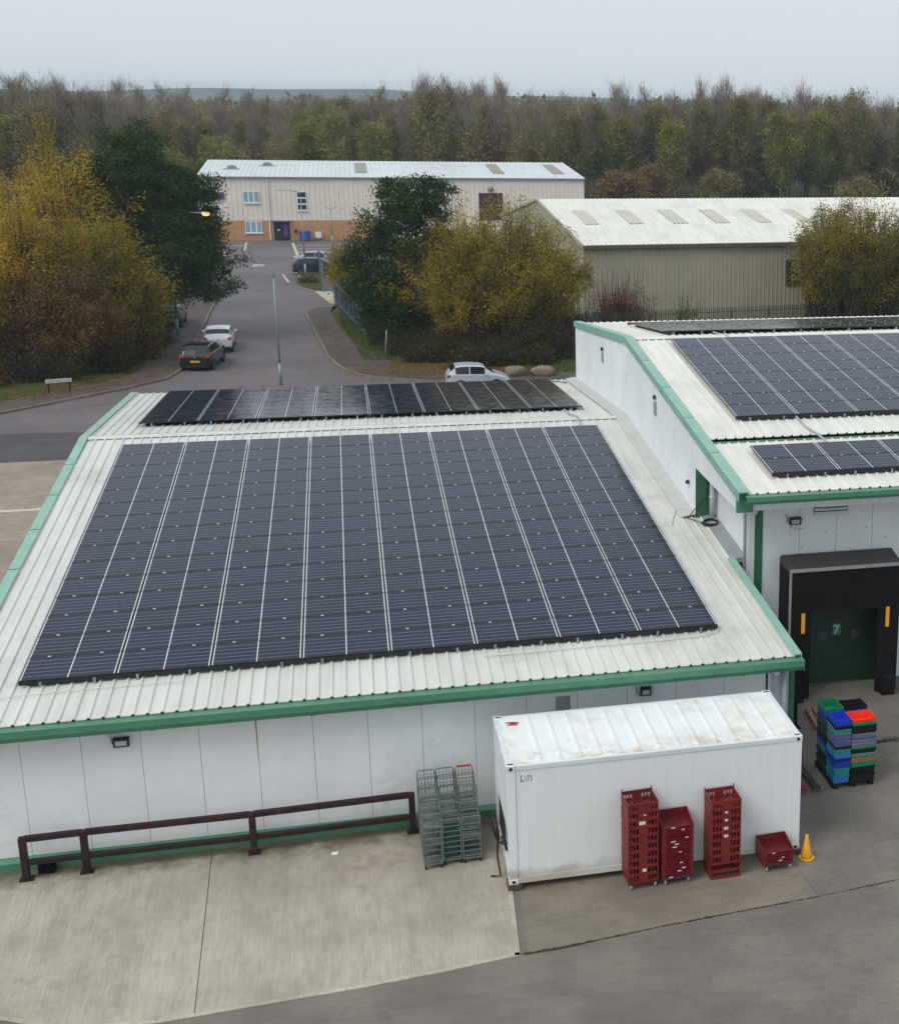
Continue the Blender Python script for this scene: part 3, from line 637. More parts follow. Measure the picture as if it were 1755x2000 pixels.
for x, ya, yb_, lab in ((15.05, 9.8, 7.45, 'grey conduit bridging the step gutter of the warehouse roof'), (15.25, 20.4, 18.4, 'grey conduit over the warehouse ridge')):
    cable([(x, ya, zr(ya) + 0.09), (x, (ya * 2 + yb_) / 3, zr((ya * 2 + yb_) / 3) + 0.07), (x + .15, (ya + yb_ * 2) / 3, zr((ya + yb_ * 2) / 3) + 0.07), (x + 0.2, yb_, zr(yb_) + 0.06)], 0.035, 'pipe_grey', lab)

# loading dock
dock = thing('dock_shelter', 'black loading dock shelter with yellow markers and green door seven', 'dock shelter', (15.0, 5.2, 0))
plain('dock_black', (0.006, 0.006, 0.0065), 0.85, var=0.3, scale=2, spec=0.2)
plain('dock_brown', lin(62, 57, 54), 0.7, var=0.15, scale=2)
plain('dock_green', lin(14, 52, 32), 0.5, var=0.12, scale=1.5)
plain('yellow_mark', lin(236, 170, 20), 0.5, var=0.06)
def pb(name, mat, *bx): return MB().box(*bx).build(name, mat, dock)
mb = MB(); mb.prism([(13.35, 4.70, 3.56), (13.35, 4.70, 3.66), (13.35, 5.45, 3.82), (13.35, 5.59, 3.76), (13.35, 5.59, 3.56)], (3.10, 0, 0)); fix_normals(mb.build('head_canopy', 'dock_brown', dock, bevel=0.02))
pb('top_trim', plain('trim_grey', lin(150, 146, 142), 0.6, var=0.1), 13.35, 16.45, 4.66, 4.695, 3.57, 3.655)
pb('side_trim', 'trim_grey', 13.35, 13.41, 4.672, 4.70, 1.0, 3.565)
pb('head_curtain', 'dock_black', 13.42, 16.40, 4.70, 4.75, 2.42, 3.555)
pb('side_curtain', 'dock_black', 13.42, 13.97, 4.68, 4.76, 0.02, 2.43); pb('side_curtain', 'dock_black', 15.85, 16.40, 4.68, 4.76, 0.02, 2.43)
pb('side_wall', 'dock_black', 13.35, 13.415, 4.71, 5.59, 0.02, 3.56); pb('side_wall', 'dock_black', 16.405, 16.45, 4.71, 5.59, 0.02, 3.56)
door = pb('door', 'dock_green', 13.95, 16.15, 5.53, 5.595, 0.04, 2.6)
for i in range(4): MB().box(13.96, 16.14, 5.522, 5.529, 0.1 + i * 0.62, 0.68 + i * 0.62).build('door_section', 'dock_green', door)
for x in (14.42, 15.37):
    f_ = MB().box(x, x + 0.42, 5.505, 5.521, 1.26, 1.58).build('door_window', 'lamp_black', door)
MB().box(14.46, 14.72, 5.50, 5.504, 1.30, 1.54).build('pane', plain('pane_grey', lin(70, 74, 78), 0.15), door); MB().box(15.4, 15.62, 5.50, 5.504, 1.30, 1.54).build('pane', 'pane_grey', door)
pn = MB().box(14.87, 15.10, 5.508, 5.521, 1.42, 1.74).build('number_plate', plain('plate_green', lin(60, 138, 100), 0.4), door)
lettering('7', 0.36, (14.885, 5.505, 1.455), (1, 0, 0), (0, 0, 1), 'number', plain('letter_white', lin(225, 232, 228), 0.4), dock)
pb('marker_strip', 'yellow_mark', 13.70, 13.80, 4.668, 4.679, 1.87, 2.43); pb('marker_strip', 'yellow_mark', 16.06, 16.16, 4.668, 4.679, 1.87, 2.43)
pb('bump_stop', 'dock_black', 13.47, 13.75, 4.45, 4.67, 0.0, 0.55); pb('bump_stop', 'dock_black', 15.95, 16.3, 4.42, 4.67, 0.0, 0.5)
t = thing('guide_post', 'stout black guide post with a yellow band beside the dock shelter', 'post', (16.62, 4.3, 0))
mb = MB(); mb.lathe([(0.10, 0), (0.10, 0.55)], (0, 0, 0), 12); mb.lathe([(0.10, 0.86), (0.1, 1.0), (0.06, 1.05)], (0, 0, 0), 12); mb.build('post', 'dock_black', t, True, world=False)
mb = MB(); mb.lathe([(0.108, 0.55), (0.108, 0.86)], (0, 0, 0), 12); mb.build('band', 'yellow_mark', t, True, world=False)
t = thing('steel_post', 'tall black steel post with a bracket arm beside the depot corner', 'post', (13.05, 3.05, 0))
mb = MB(); mb.box(-0.06, 0.06, -0.06, 0.06, 0, 2.0); mb.build('upright', 'dock_black', t, world=False)
mb = MB(); mb.bar((0, 0, 1.9), (-0.35, -0.3, 2.25), 0.06, 0.1); mb.box(-0.05, 0.12, -0.11, -0.07, 1.75, 1.83); mb.build('arm', plain('steel_brown', lin(70, 64, 60), 0.6), t, world=False)
MB().box(-0.14, 0.14, -0.14, 0.14, 0, 0.02).build('base_plate', 'dock_black', t, world=False)
mb = MB(); r_ = np.random.default_rng(2)
for i in range(700):
    x = 14.7 + abs(r_.normal(0, 1.0)) * 1.1; y, s_ = 1.72 + (x - 14.7) * 0.1 + r_.normal(0, 0.035 + 0.045 * (x - 14.7)), r_.uniform(0.008, 0.026)
    mb.lathe([(s_, 0), (s_ * .6, s_ * .4)], (x, y, -0.003), 5)
tag(mb.build('drain_debris', plain('debris', (0.03, 0.024, 0.018), 0.95, var=0.4)), 'line of dark leaf debris along the yard drain', 'debris', kind='stuff')

# ------------------------------------------------------------------ railing
plain('rail_dark', lin(44, 30, 32), 0.6, spec=0.3, var=0.3, scale=6, dirt=lin(120, 44, 40), dirt_amt=0.7)
rl = thing('guard_rail', 'dark red-black steel guard rail along the white depot wall', 'guard rail', (-0.3, -0.2, 0))
PX = [(-4.06, -0.24), (-2.95, -0.22), (0.25, -0.24), (3.47, -0.14)]
for i, (x, y) in enumerate(PX):
    po = MB().box(x - 0.066, x + 0.066, y - 0.066, y + 0.066, 0.02, 0.93).build('post', 'rail_dark', rl, bevel=0.008)
    MB().box(x - 0.13, x + 0.13, y - 0.11, y + 0.11, 0.004, 0.022).build('base_plate', 'rail_dark', po)
for (a, b) in zip(PX[:-1], PX[1:]):
    for z, r in ((0.89, 0.064), (0.37, 0.06)):
        mb = MB(); mb.bar((a[0] + 0.03, a[1], z), (b[0] - 0.03, b[1], z), 2 * r * 0.85, 2 * r); mb.build('rail', 'rail_dark', rl, bevel=0.02)
t = thing('mesh_basket', 'small dark wire basket on the ground behind the rail end', 'basket', (-3.72, -0.02, 0))
mb = MB()
for i in range(5): mb.tube([(-0.14 + 0.07 * i, -0.1, 0.02), (-0.14 + 0.07 * i, -0.1, 0.26)], 0.008, 5); mb.tube([(-0.14, -0.1, 0.03 + 0.055 * i), (0.14, -0.1, 0.03 + 0.055 * i)], 0.008, 5)
mb.box(-0.15, 0.15, -0.09, 0.12, 0.004, 0.22); mb.build('body', 'dock_black', t, world=False)

# ------------------------------------------------------------------ white container
plain('cont_white', lin(216, 222, 224), 0.38, var=0.06, scale=1.2, dirt=lin(176, 172, 160), dirt_amt=0.35)
k = N('cont_roof'); p = k.pos()
n1 = k.noise(p, 0.9, 7, 0.72); n2 = k.noise(p, 5, 5, 0.7); n3 = k.noise(p, 2.2, 6, 0.7)
sx = k.n('ShaderNodeSeparateXYZ'); k.l(p, sx.inputs[0])
edge = k.ramp(k.math('ADD', sx.outputs[1], k.math('MULTIPLY', k.math('SUBTRACT', n3, 0.5), 1.8)), -2.7, -2.0, 1.0, 0.0)
c = k.mix(k.ramp(n1, 0.45, 0.75), lin(232, 234, 233), lin(206, 198, 184))
c = k.mix(k.math('MULTIPLY', k.math('MULTIPLY', edge, k.ramp(n3, 0.42, 0.62)), 0.5), c, lin(182, 164, 140))
c = k.mix(k.math('MULTIPLY', k.math('MULTIPLY', edge, k.ramp(n2, 0.56, 0.7)), 0.5), c, lin(132, 108, 84))
MATS['cont_roof'] = k.set(c, 0.5)
k = N('cont_side'); p = k.pos(); st = k.noise(p, 1.0, 5, 0.7, (6, 1, 0.5)); sx = k.n('ShaderNodeSeparateXYZ'); k.l(p, sx.inputs[0])
c = k.mix(k.ramp(st, 0.4, 0.8), lin(228, 232, 233), lin(220, 224, 225))
lowd = k.math('MULTIPLY', k.ramp(k.math('SUBTRACT', sx.outputs[2], k.math('MULTIPLY', k.noise(p, 2.5, 5), 0.55)), -0.02, 0.25, 1, 0), k.ramp(k.math('SUBTRACT', sx.outputs[0], k.math('MULTIPLY', n1 if False else k.noise(p, 1, 3), 1.5)), 5.4, 7.2, 1, 0.15))
c = k.mix(k.math('MULTIPLY', lowd, 0.6), c, lin(150, 132, 92))
MATS['cont_side'] = k.set(c, 0.4)
plain('hole', (0.008, 0.008, 0.008), 0.9)
CL, CWd, CH = 6.058, 2.438, 2.591
ct = thing('shipping_container', 'white refrigerated shipping container marked L173 standing in the yard', 'container', (5.20, -3.02, 0.12))
def cb(name, mat, x0, x1, y0, y1, z0, z1, parent=None, bevel=0): return MB().box(x0, x1, y0, y1, z0, z1).build(name, mat, parent or ct, bevel=bevel, world=False)
for x in (0, CL - 0.178):
    for y in (0, CWd - 0.162):
        for z in (0, CH - 0.118):
            cc = cb('corner_casting', 'cont_white', x - 0.006, x + 0.184, y - 0.006, y + 0.168, z, z + 0.118 + (0.006 if z else 0), bevel=0.012)
            if y == 0:
                mb = MB(); mb.lathe([(0.036, 0), (0.036, -0.004)], (x + 0.089, -0.008, z + 0.058), 12, axis='y'); o = mb.build('aperture', 'hole', cc, world=False)
            if z:
                mb = MB(); mb.box(x + 0.03, x + 0.15, y + 0.055, y + 0.105, CH + 0.0055, CH + 0.0085); o = mb.build('aperture', 'hole', cc, world=False)
        cb('corner_post', 'cont_side', x + 0.006, x + 0.172, y + 0.004, y + 0.156, 0.119, CH - 0.119)
cb('side_wall', 'cont_side', 0.175, CL - 0.175, 0.022, 0.07, 0.15, CH - 0.10)
cb('side_wall', 'cont_side', 0.175, CL - 0.175, CWd - 0.07, CWd - 0.022, 0.15, CH - 0.10)
cb('bottom_rail', 'cont_side', 0.185, CL - 0.185, 0.004, 0.09, 0.02, 0.148); cb('bottom_rail', 'cont_side', 0.185, CL - 0.185, CWd - 0.09, CWd - 0.004, 0.02, 0.148)
cb('top_rail', 'cont_white', 0.19, CL - 0.19, 0.004, 0.07, CH - 0.098, CH - 0.012); cb('top_rail', 'cont_white', 0.19, CL - 0.19, CWd - 0.07, CWd - 0.004, CH - 0.098, CH - 0.012)
cb('top_rail', 'cont_white', 0.004, 0.09, 0.17, CWd - 0.17, CH - 0.11, CH - 0.008); cb('top_rail', 'cont_white', CL - 0.09, CL - 0.004, 0.17, CWd - 0.17, CH - 0.11, CH - 0.008)
rf = cb('roof', 'cont_roof', 0.091, CL - 0.091, 0.071, CWd - 0.071, CH - 0.07, CH - 0.018)
for i in range(13):
    x = 0.62 + i * 0.40
    mb = MB(); mb.prism([(x, 0.14, CH - 0.018), (x + 0.05, 0.14, CH + 0.0), (x + 0.09, 0.14, CH + 0.0), (x + 0.14, 0.14, CH - 0.018)], (0, CWd - 0.28, 0)); fix_normals(mb.build('roof_rib', 'cont_roof', rf, world=False))
for xx, yy, sx_, sy_ in ((0.34, 1.97, 0.12, 0.03), (0.40, 2.05, 0.10, 0.035), (0.30, 2.08, 0.1, 0.025)):
    mb = MB(); mb.add([(xx - sx_, yy - sy_, CH - 0.0155), (xx + sx_, yy - sy_ * 2, CH - 0.0155), (xx + sx_ * .8, yy + sy_, CH - 0.0155), (xx - sx_ * .6, yy + sy_ * 1.5, CH - 0.0155)], [(0, 1, 2, 3)]); mb.build('red_mark', plain('red_paint', lin(196, 60, 66), 0.6), rf, world=False)
# refrigeration end (left)
cb('end_wall', 'cont_side', 0.10, 0.16, 0.17, CWd - 0.17, 0.15, CH - 0.11)
for x_, y0, y1, z0, z1, nm, mt in ((0.02, 0.2, 1.2, 1.75, 2.42, 'access_panel', 'cont_white'), (0.02, 1.24, 2.24, 1.75, 2.42, 'access_panel', 'cont_white'), (0.03, 0.2, 2.24, 1.0, 1.7, 'evaporator_panel', 'cont_side'), (0.05, 0.25, 1.0, 0.45, 0.95, 'control_box', 'vent_grey'), (0.045, 1.05, 2.2, 0.2, 0.95, 'compressor_bay', 'hole'), (0.012, 0.18, 2.26, 0.03, 0.16, 'end_sill', 'cont_white')):
    cb(nm, mt, x_, 0.099, y0, y1, z0, z1)
for y in (0.62, 1.75):
    cb('header_bracket', 'cont_white', -0.015, 0.12, y, y + 0.2, CH - 0.05, CH + 0.004)
mb = MB(); mb.tube([(0.03, 0.9, 0.5), (-0.1, 1.1, 0.35), (-0.16, 1.5, 0.5), (-0.1, 1.7, 0.75), (-0.05, 1.5, 0.4), (-0.14, 0.9, 0.2), (-0.12, 0.5, -0.05), (-0.3, 0.62, -0.1)], 0.022, 6); mb.tube([(0.02, 0.35, 0.75), (-0.06, 0.6, 0.6), (-0.04, 0.9, 0.62)], 0.018, 6); mb.build('power_cable', 'cable_black', ct, world=False)
for txt, sz, ox, oz, kx in (('L', 0.21, 0.27, CH - 0.36, 0.7), ('173', 0.165, 0.345, CH - 0.352, 0.66)):
    vs, fs = text_mb(txt, sz); mb = MB(); mb.add([(ox + v[0] * kx, 0.0195, oz + v[1]) for v in vs], fs); mb.build('lettering', plain('letter_black', (0.03, 0.03, 0.035), 0.6), ct, world=False)
plain('timber', lin(150, 118, 86), 0.8, var=0.25, scale=6)
plain('old_timber', lin(84, 72, 58), 0.9, var=0.3, scale=6)
for x, y, ly in ((0.0, 0.0, 'under the marked corner'), (CL - 0.2, 0.0, 'under the corner by the traffic cone'), (0.0, CWd - 0.3, 'under the corner near the depot wall'), (CL - 0.2, CWd - 0.3, 'under the corner near the pallet truck')):
    tag(MB().box(5.2 + x - 0.03, 5.2 + x + 0.24, -3.05 + y, -3.05 + y + 0.34, 0.003, 0.119).build('timber_block', 'old_timber'), 'weathered timber block ' + ly + ' of the container', 'timber block')

# ------------------------------------------------------------------ crates and trays
plain('crate_red', lin(128, 34, 28), 0.45, var=0.22, scale=5, objvar=0.35)
plain('tray_red', lin(114, 20, 34), 0.4, var=0.2, scale=5, objvar=0.3)
plain('sticker', lin(220, 216, 208), 0.6, var=0.1)
plain('castor_grey', lin(150, 150, 146), 0.5); plain('dolly_blue', lin(58, 76, 120), 0.5); plain('dolly_grey', lin(62, 70, 66), 0.6)
cr_w, cr_d, cr_h = 0.63, 0.52, 0.172
def crate_mesh(open_front=False):
    mb = MB(); W2, D, H, t_ = cr_w / 2, cr_d, cr_h, 0.016
    for x in (-W2, W2 - t_):                                # side walls with slots
        mb.box(x, x + t_, 0, D, 0, 0.035); mb.box(x, x + t_, 0, D, H - 0.04, H)
        for i in range(7): y = i * (D - 0.05) / 6; mb.box(x, x + t_, y, y + 0.05, 0.035, H - 0.04)
        mb.prism([(x, D - 0.06, H), (x, D, H), (x, D, H + 0.10), (x, D - 0.03, H + 0.10)], (t_, 0, 0)); mb.box(x, x + t_, 0, D - 0.06, H, H + 0.012)
    for y in (0, D - t_):
        mb.box(-W2 + t_, W2 - t_, y, y + t_, 0, 0.03); mb.box(-W2 + t_, W2 - t_, y, y + t_, H - 0.034, H)
        if open_front and y == 0: continue
        for xs in (-0.299, -0.232, -0.162, 0.144, 0.214, 0.281): mb.box(xs, xs + 0.02, y, y + t_, 0.03, H - 0.034)
        mb.box(-0.095, 0.095, y, y + t_, 0.03, H - 0.034)
    mb.box(-W2 + t_, W2 - t_, D - t_, D, H, H + 0.045); mb.box(-W2 + 0.002, W2 - 0.002, -0.007, -0.0005, 0.002, 0.022); mb.box(-W2 + 0.002, W2 - 0.002, -0.006, -0.0005, H - 0.026, H - 0.004)
    # diagonal lattice floor
    zf_ = 0.075; n = 9
    def clip(a, b):
        return a, b
    for sgn in (1, -1):
        c0 = -1.0
        while c0 < 1.0:
            pts = []
            for x in np.linspace(-W2 + t_, W2 - t_, 41):
                y = D / 2 + (x * sgn + c0) * 1.0
                if t_ <= y <= D - t_: pts.append((x, y))
            if len(pts) > 2: mb.bar((pts[0][0], pts[0][1], zf_), (pts[-1][0], pts[-1][1], zf_), 0.016, 0.012)
            c0 += 0.115
    return mb
def simple_copy(o, loc, label, group, rz=0.0):
    c_ = o.copy(); COL.objects.link(c_); c_.location = loc; c_.rotation_euler = (0, 0, rz); c_['label'] = label; c_['group'] = group
    for ch in o.children: dup(ch, parent=c_)
    return c_
def dolly(x, y, rz, mat, w_, d_, label):
    t = thing('wheeled_dolly', label, 'dolly', (x, y, 0.004), rz=rz)
    mb = MB()
    for yy in (0, d_ - 0.06): mb.box(-w_ / 2, w_ / 2, yy, yy + 0.06, 0.105, 0.15)
    for xx in (-w_ / 2, w_ / 2 - 0.06): mb.box(xx, xx + 0.06, 0.061, d_ - 0.061, 0.105, 0.15)
    mb.build('frame', mat, t, world=False)
    for xx in (-w_ / 2 + 0.05, w_ / 2 - 0.05):
        for yy in (0.03, d_ - 0.05):
            mb = MB(); mb.lathe([(0.03, -0.016), (0.05, -0.016), (0.05, 0.016), (0.03, 0.016)], (xx, yy, 0.05), 14, axis='x'); cs = mb.build('castor', 'castor_grey', t, world=False)
            MB().box(xx - 0.024, xx + 0.024, yy - 0.012, yy + 0.014, 0.05, 0.104).build('fork', 'galv', cs, world=False)
    return t
def stickers(parent, lst, y=-0.002):
    for x, z, sw, sh in lst: MB().box(x - sw / 2, x + sw / 2, y - 0.002, y + 0.0, z - sh / 2, z + sh / 2).build('sticker', 'sticker', parent, world=False)
proto = crate_mesh().build('bread_crate', 'crate_red'); proto_o = crate_mesh(True).build('bread_crate', 'crate_red')
ORD = ['topmost', 'second from the top', 'third from the top', 'fourth from the top', 'fifth from the top', 'sixth from the top', 'seventh from the top', 'eighth from the top', 'ninth from the top', 'tenth from the top', 'eleventh from the top', 'twelfth from the top', 'thirteenth from the top', 'fourteenth from the top', 'fifteenth from the top', 'sixteenth from the top', 'seventeenth from the top', 'eighteenth from the top', 'lowest']
def crate_stack(x, y, z0, rz, n, label, group, stick, n_open=0):
    rr = random.Random(int(x * 10))
    for i in range(n):
        src = proto_o if i < n_open else proto
        o = src.copy(); COL.objects.link(o); o.location = (x + rr.uniform(-.004, .004), y + rr.uniform(-.004, .004), z0 + i * (cr_h + 0.002)); o.rotation_euler = (0, 0, rz + rr.uniform(-.008, .008))
        tag(o, label + (', lowest' if i == 0 else ', ' + ORD[n - 1 - i]), 'crate', group); o.name = 'bread_crate'
        if i in stick: stickers(o, stick[i])
crate_stack(7.80, -3.595, 0.160, 0.06, 10, 'red slotted crate in the ten-high stack on a dolly', 'crates in the ten-high stack', {7: [(-0.02, 0.09, 0.13, 0.075)], 1: [(0.02, 0.085, 0.08, 0.07)], 8: [(0.03, 0.09, 0.05, 0.02)]})
dolly(7.80, -3.57, 0.06, 'crate_red', 0.60, 0.46, 'red framed dolly under the tall ten-high crate stack')
crate_stack(9.50, -3.595, 0.004, 0.04, 10, 'red slotted crate in the ten-high stack without wheels', 'crates in the stack without wheels', {8: [(0.0, 0.09, 0.06, 0.04)], 7: [(0.0, 0.09, 0.06, 0.05)], 6: [(0.0, 0.085, 0.085, 0.06)], 5: [(0.0, 0.085, 0.085, 0.06)]}, 2)
bpy.data.objects.remove(proto); bpy.data.objects.remove(proto_o)
def tray_mesh(D=0.52):
    mb = MB(); W2, t_ = 0.325, 0.014; F, B = 0.058, 0.185
    for x in (-W2, W2 - t_): mb.prism([(x, 0, 0), (x, D, 0), (x, D, B), (x, 0.02, F)], (t_, 0, 0))
    mb.box(-W2 + t_, W2 - t_, D - t_, D, 0, B)
    mb.prism([(-0.24, -0.022, F - 0.006), (-0.24, 0.0, 0.004), (-0.24, 0.012, 0.004), (-0.24, 0.0, F)], (0.48, 0, 0))
    mb.box(-W2 + t_, -0.24, 0, t_, 0, F); mb.box(0.24, W2 - t_, 0, t_, 0, F)
    for i in range(12): y = 0.02 + i * (D - 0.04) / 11; mb.box(-W2 + t_, W2 - t_, y - 0.011, y + 0.011, 0.006, 0.014)
    for i in range(10): x = -0.27 + i * 0.06; mb.box(x - 0.011, x + 0.011, 0.014, D - t_, 0.0145, 0.018)
    return mb
trp = tray_mesh().build('bread_tray', 'tray_red')
def tray_stack(x, y, z0, rz, n, step, label, group, seed, prob):
    rr = random.Random(seed)
    for i in range(n):
        o = trp.copy(); COL.objects.link(o); o.name = 'bread_tray'; o.location = (x + rr.uniform(-.004, .004), y + rr.uniform(-.005, .005), z0 + i * step); o.rotation_euler = (0, 0, rz + rr.uniform(-.006, .006)); tag(o, label + (', lowest' if i == 0 else ', ' + ORD[n - 1 - i]), 'tray', group)
        if rr.random() < prob: stickers(o, [(rr.uniform(-0.15, 0.18), 0.034, rr.uniform(0.05, 0.1), 0.022)], -0.0235)
tray_stack(8.51, -3.595, 0.160, 0.05, 19, 0.061, 'crimson tray in the tall nested stack on blue dolly', 'trays in the tall nested stack', 6, 0.5)
dolly(8.50, -3.56, 0.05, 'dolly_blue', 0.58, 0.42, 'blue framed dolly under the tall stack of nested crimson trays')
tray_stack(10.63, -3.595, 0.160, 0.06, 5, 0.062, 'crimson tray in the low stack near the cone', 'trays in the low stack', 9, 0.75)
dolly(10.64, -3.56, 0.06, 'dolly_grey', 0.60, 0.42, 'dark grey dolly under the low stack of crimson trays')
bpy.data.objects.remove(trp)
t = thing('traffic_cone', 'plain yellow plastic traffic cone beside the container', 'cone', (11.36, -3.22, -0.002))
mb = MB(); mb.lathe([(0.125, 0.03), (0.105, 0.08), (0.034, 0.53), (0.022, 0.545), (0.02, 0.53)], (0, 0, 0), 20); mb.build('cone_body', plain('cone_yellow', lin(222, 158, 18), 0.45, var=0.12, scale=6), t, True, world=False)
mb = MB(); mb.prism([(0.19 * math.cos(a + .39) * 0.92, 0.19 * math.sin(a + .39) * 0.92, 0) for a in np.linspace(0, 2 * math.pi, 9)[:-1]], (0, 0, 0.03)); fix_normals(mb.build('base', plain('cone_base', lin(226, 172, 40), 0.5, var=0.12, scale=6), t, world=False, bevel=0.006))

# ------------------------------------------------------------------ coloured totes on a pallet
TC = dict(green=lin(16, 138, 92), blue=lin(26, 60, 186), navy=lin(26, 34, 120), black=(0.012, 0.012, 0.014), orange=lin(235, 62, 18), grey=lin(112, 122, 132), violet=lin(92, 96, 140), teal=lin(40, 142, 128), sky=lin(52, 120, 190), dkgreen=lin(24, 74, 56))
for n_, c_ in TC.items(): plain('tote_' + n_, c_, 0.5, var=0.15, scale=6, spec=0.2 if n_ in ('black', 'dkgreen', 'navy') else 0.4)
def tote_mesh(w_, d_, h_):
    mb = MB(); t_ = 0.012; a, b = w_ / 2, d_ / 2; ta = 0.028
    lo = [(-a + ta, -b + ta), (a - ta, -b + ta), (a - ta, b - ta), (-a + ta, b - ta)]; hi = [(-a + .008, -b + .008), (a - .008, -b + .008), (a - .008, b - .008), (-a + .008, b - .008)]
    li = [(x * 0.94, y * 0.94) for x, y in lo]; hi2 = [(x * 0.95, y * 0.955) for x, y in hi]; rim = [(-a, -b), (a, -b), (a, b), (-a, b)]
    vs = [(x, y, 0) for x, y in lo] + [(x, y, h_ - 0.03) for x, y in hi] + [(x, y, h_ - 0.03) for x, y in rim] + [(x, y, h_) for x, y in rim] + [(x, y, h_) for x, y in hi2] + [(x, y, 0.012) for x, y in li]
    fs = [(3, 2, 1, 0), (20, 21, 22, 23)]
    for L in range(5):
        for j in range(4): fs.append((L * 4 + j, L * 4 + (j + 1) % 4, L * 4 + 4 + (j + 1) % 4, L * 4 + 4 + j))
    return mb.add(vs, fs)
pal = thing('plastic_pallet', 'black plastic pallet carrying the stacked coloured totes', 'pallet', (13.40, 0.22, -0.002), rz=0.02)
for i in range(5): MB().box(-0.52, 0.52, -0.62 + i * 0.27, -0.62 + i * 0.27 + 0.2, 0.11, 0.14).build('deck_board', 'tote_black', pal, world=False)
for i in range(3): MB().box(-0.5 + i * 0.44, -0.38 + i * 0.44, -0.62, 0.66, 0.0, 0.109).build('runner', 'tote_black', pal, world=False)
TM = {}
def tote_column(x, y, w_, d_, seq, label, group, top, z0=0.142):
    rr = random.Random(int(x * 50 + y * 90)); z = z0
    tot = sum(s for _, s in seq[:-1]); kf = (top - 0.2 - z0) / tot
    for qi, (cname, step) in enumerate(seq):
        key = (w_, d_, cname)
        if key not in TM:
            o = tote_mesh(w_, d_, 0.2).build('tote', 'tote_' + cname); TM[key] = o.data; bpy.data.objects.remove(o)
        o = bpy.data.objects.new('tote', TM[key]); COL.objects.link(o); o.location = (x + rr.uniform(-.006, .006), y + rr.uniform(-.006, .006), z); o.rotation_euler = (0, 0, 0.02 + rr.uniform(-.012, .012))
        tag(o, label % cname.replace('dkgreen', 'dark green').replace('sky', 'sky blue').replace('violet', 'violet grey'), 'tote', group)
        o['label'] += ', lowest' if qi == 0 else ', ' + ORD[len(seq) - 1 - qi]
        z += step * kf
tote_column(13.10, -0.16, 0.40, 0.58, [('sky', 1.6), ('teal', .6), ('blue', .8), ('blue', .8), ('navy', .6), ('sky', .6), ('sky', .8), ('teal', .7), ('black', 1.3), ('violet', .8), ('violet', .8), ('violet', .9), ('teal', .8), ('black', .7), ('blue', .55), ('blue', .55)], '%s tote in the stack topped by an open blue tote', 'totes in the blue-topped stack', 1.72)
tote_column(13.61, -0.20, 0.60, 0.52, [('black', 1.4), ('black', 1.2), ('green', .5), ('orange', .5), ('green', .5), ('grey', .9), ('black', .5), ('green', .6), ('grey', .7), ('grey', .7), ('violet', .6), ('grey', .8), ('black', .8), ('black', .7), ('green', .5), ('orange', .5)], '%s tote in the stack topped by an orange tote', 'totes in the orange-topped stack', 1.70)
tote_column(13.13, 0.58, 0.44, 0.62, [('dkgreen', 1.2), ('black', .8), ('green', .7), ('blue', 1), ('black', 1), ('dkgreen', 1.2), ('dkgreen', 1), ('blue', .9), ('green', 1)], '%s tote in the stack topped by a green tote', 'totes in the green-topped stack', 1.70)
tote_column(13.68, 0.24, 0.60, 0.32, [('black', 1.2), ('grey', .8), ('black', 1), ('navy', 1), ('black', 1), ('navy', 1)], '%s tote in the stack topped by a navy tote', 'totes in the navy-topped stack', 1.58)
tote_column(13.70, 0.66, 0.60, 0.44, [('black', 1.2), ('grey', .8), ('black', 1), ('black', 1), ('black', 1)], '%s tote in the stack topped by a black tote', 'totes in the black-topped stack', 1.62)
wp = thing('wooden_pallet', 'pale wooden pallet lying behind the coloured totes', 'pallet', (13.98, 3.25, -0.002), rz=-0.08)
for i in range(5): MB().box(-0.42 + i * 0.19, -0.30 + i * 0.19, -0.6, 0.6, 0.11, 0.132).build('deck_board', 'timber', wp, world=False)
for i in range(3): MB().box(-0.42, 0.46, -0.6 + i * 0.55, -0.5 + i * 0.55, 0.0, 0.109).build('bearer', 'timber', wp, world=False)
pt = thing('pallet_truck', 'red hand pallet truck half hidden behind the container', 'pallet truck', (12.28, 0.5, -0.002), rz=0.06)
plain('truck_red', lin(150, 34, 32), 0.45, var=0.2, scale=5)
for x in (-0.17, 0.17):
    mb = MB(); mb.prism([(x - 0.075, -1.0, 0.085), (x + 0.075, -1.0, 0.085), (x + 0.075, 0.15, 0.1), (x - 0.075, 0.15, 0.1)], (0, 0, 0.05)); fk = fix_normals(mb.build('fork', 'truck_red' if x < 0 else 'dock_brown', pt, world=False))
    mb = MB(); mb.lathe([(0.04, -0.05), (0.04, 0.05)], (x, -0.88, 0.04), 12, axis='x'); mb.build('roller', 'castor_grey', fk, world=False)
MB().box(-0.25, 0.25, 0.15, 0.3, 0.09, 0.5).build('chassis', 'truck_red', pt, world=False)
mb = MB(); mb.lathe([(0.09, -0.05), (0.09, 0.05)], (0, 0.4, 0.09), 14, axis='x'); mb.build('steer_wheel', 'dock_black', pt, world=False)
mb = MB(); mb.tube([(0, 0.4, 0.2), (0, 0.62, 1.15)], 0.025, 8); mb.tube([(-0.15, 0.62, 1.15), (-0.12, 0.66, 1.3), (0.12, 0.66, 1.3), (0.15, 0.62, 1.15), (-0.15, 0.62, 1.15)], 0.018, 6); mb.build('handle', 'dock_black', pt, world=False)

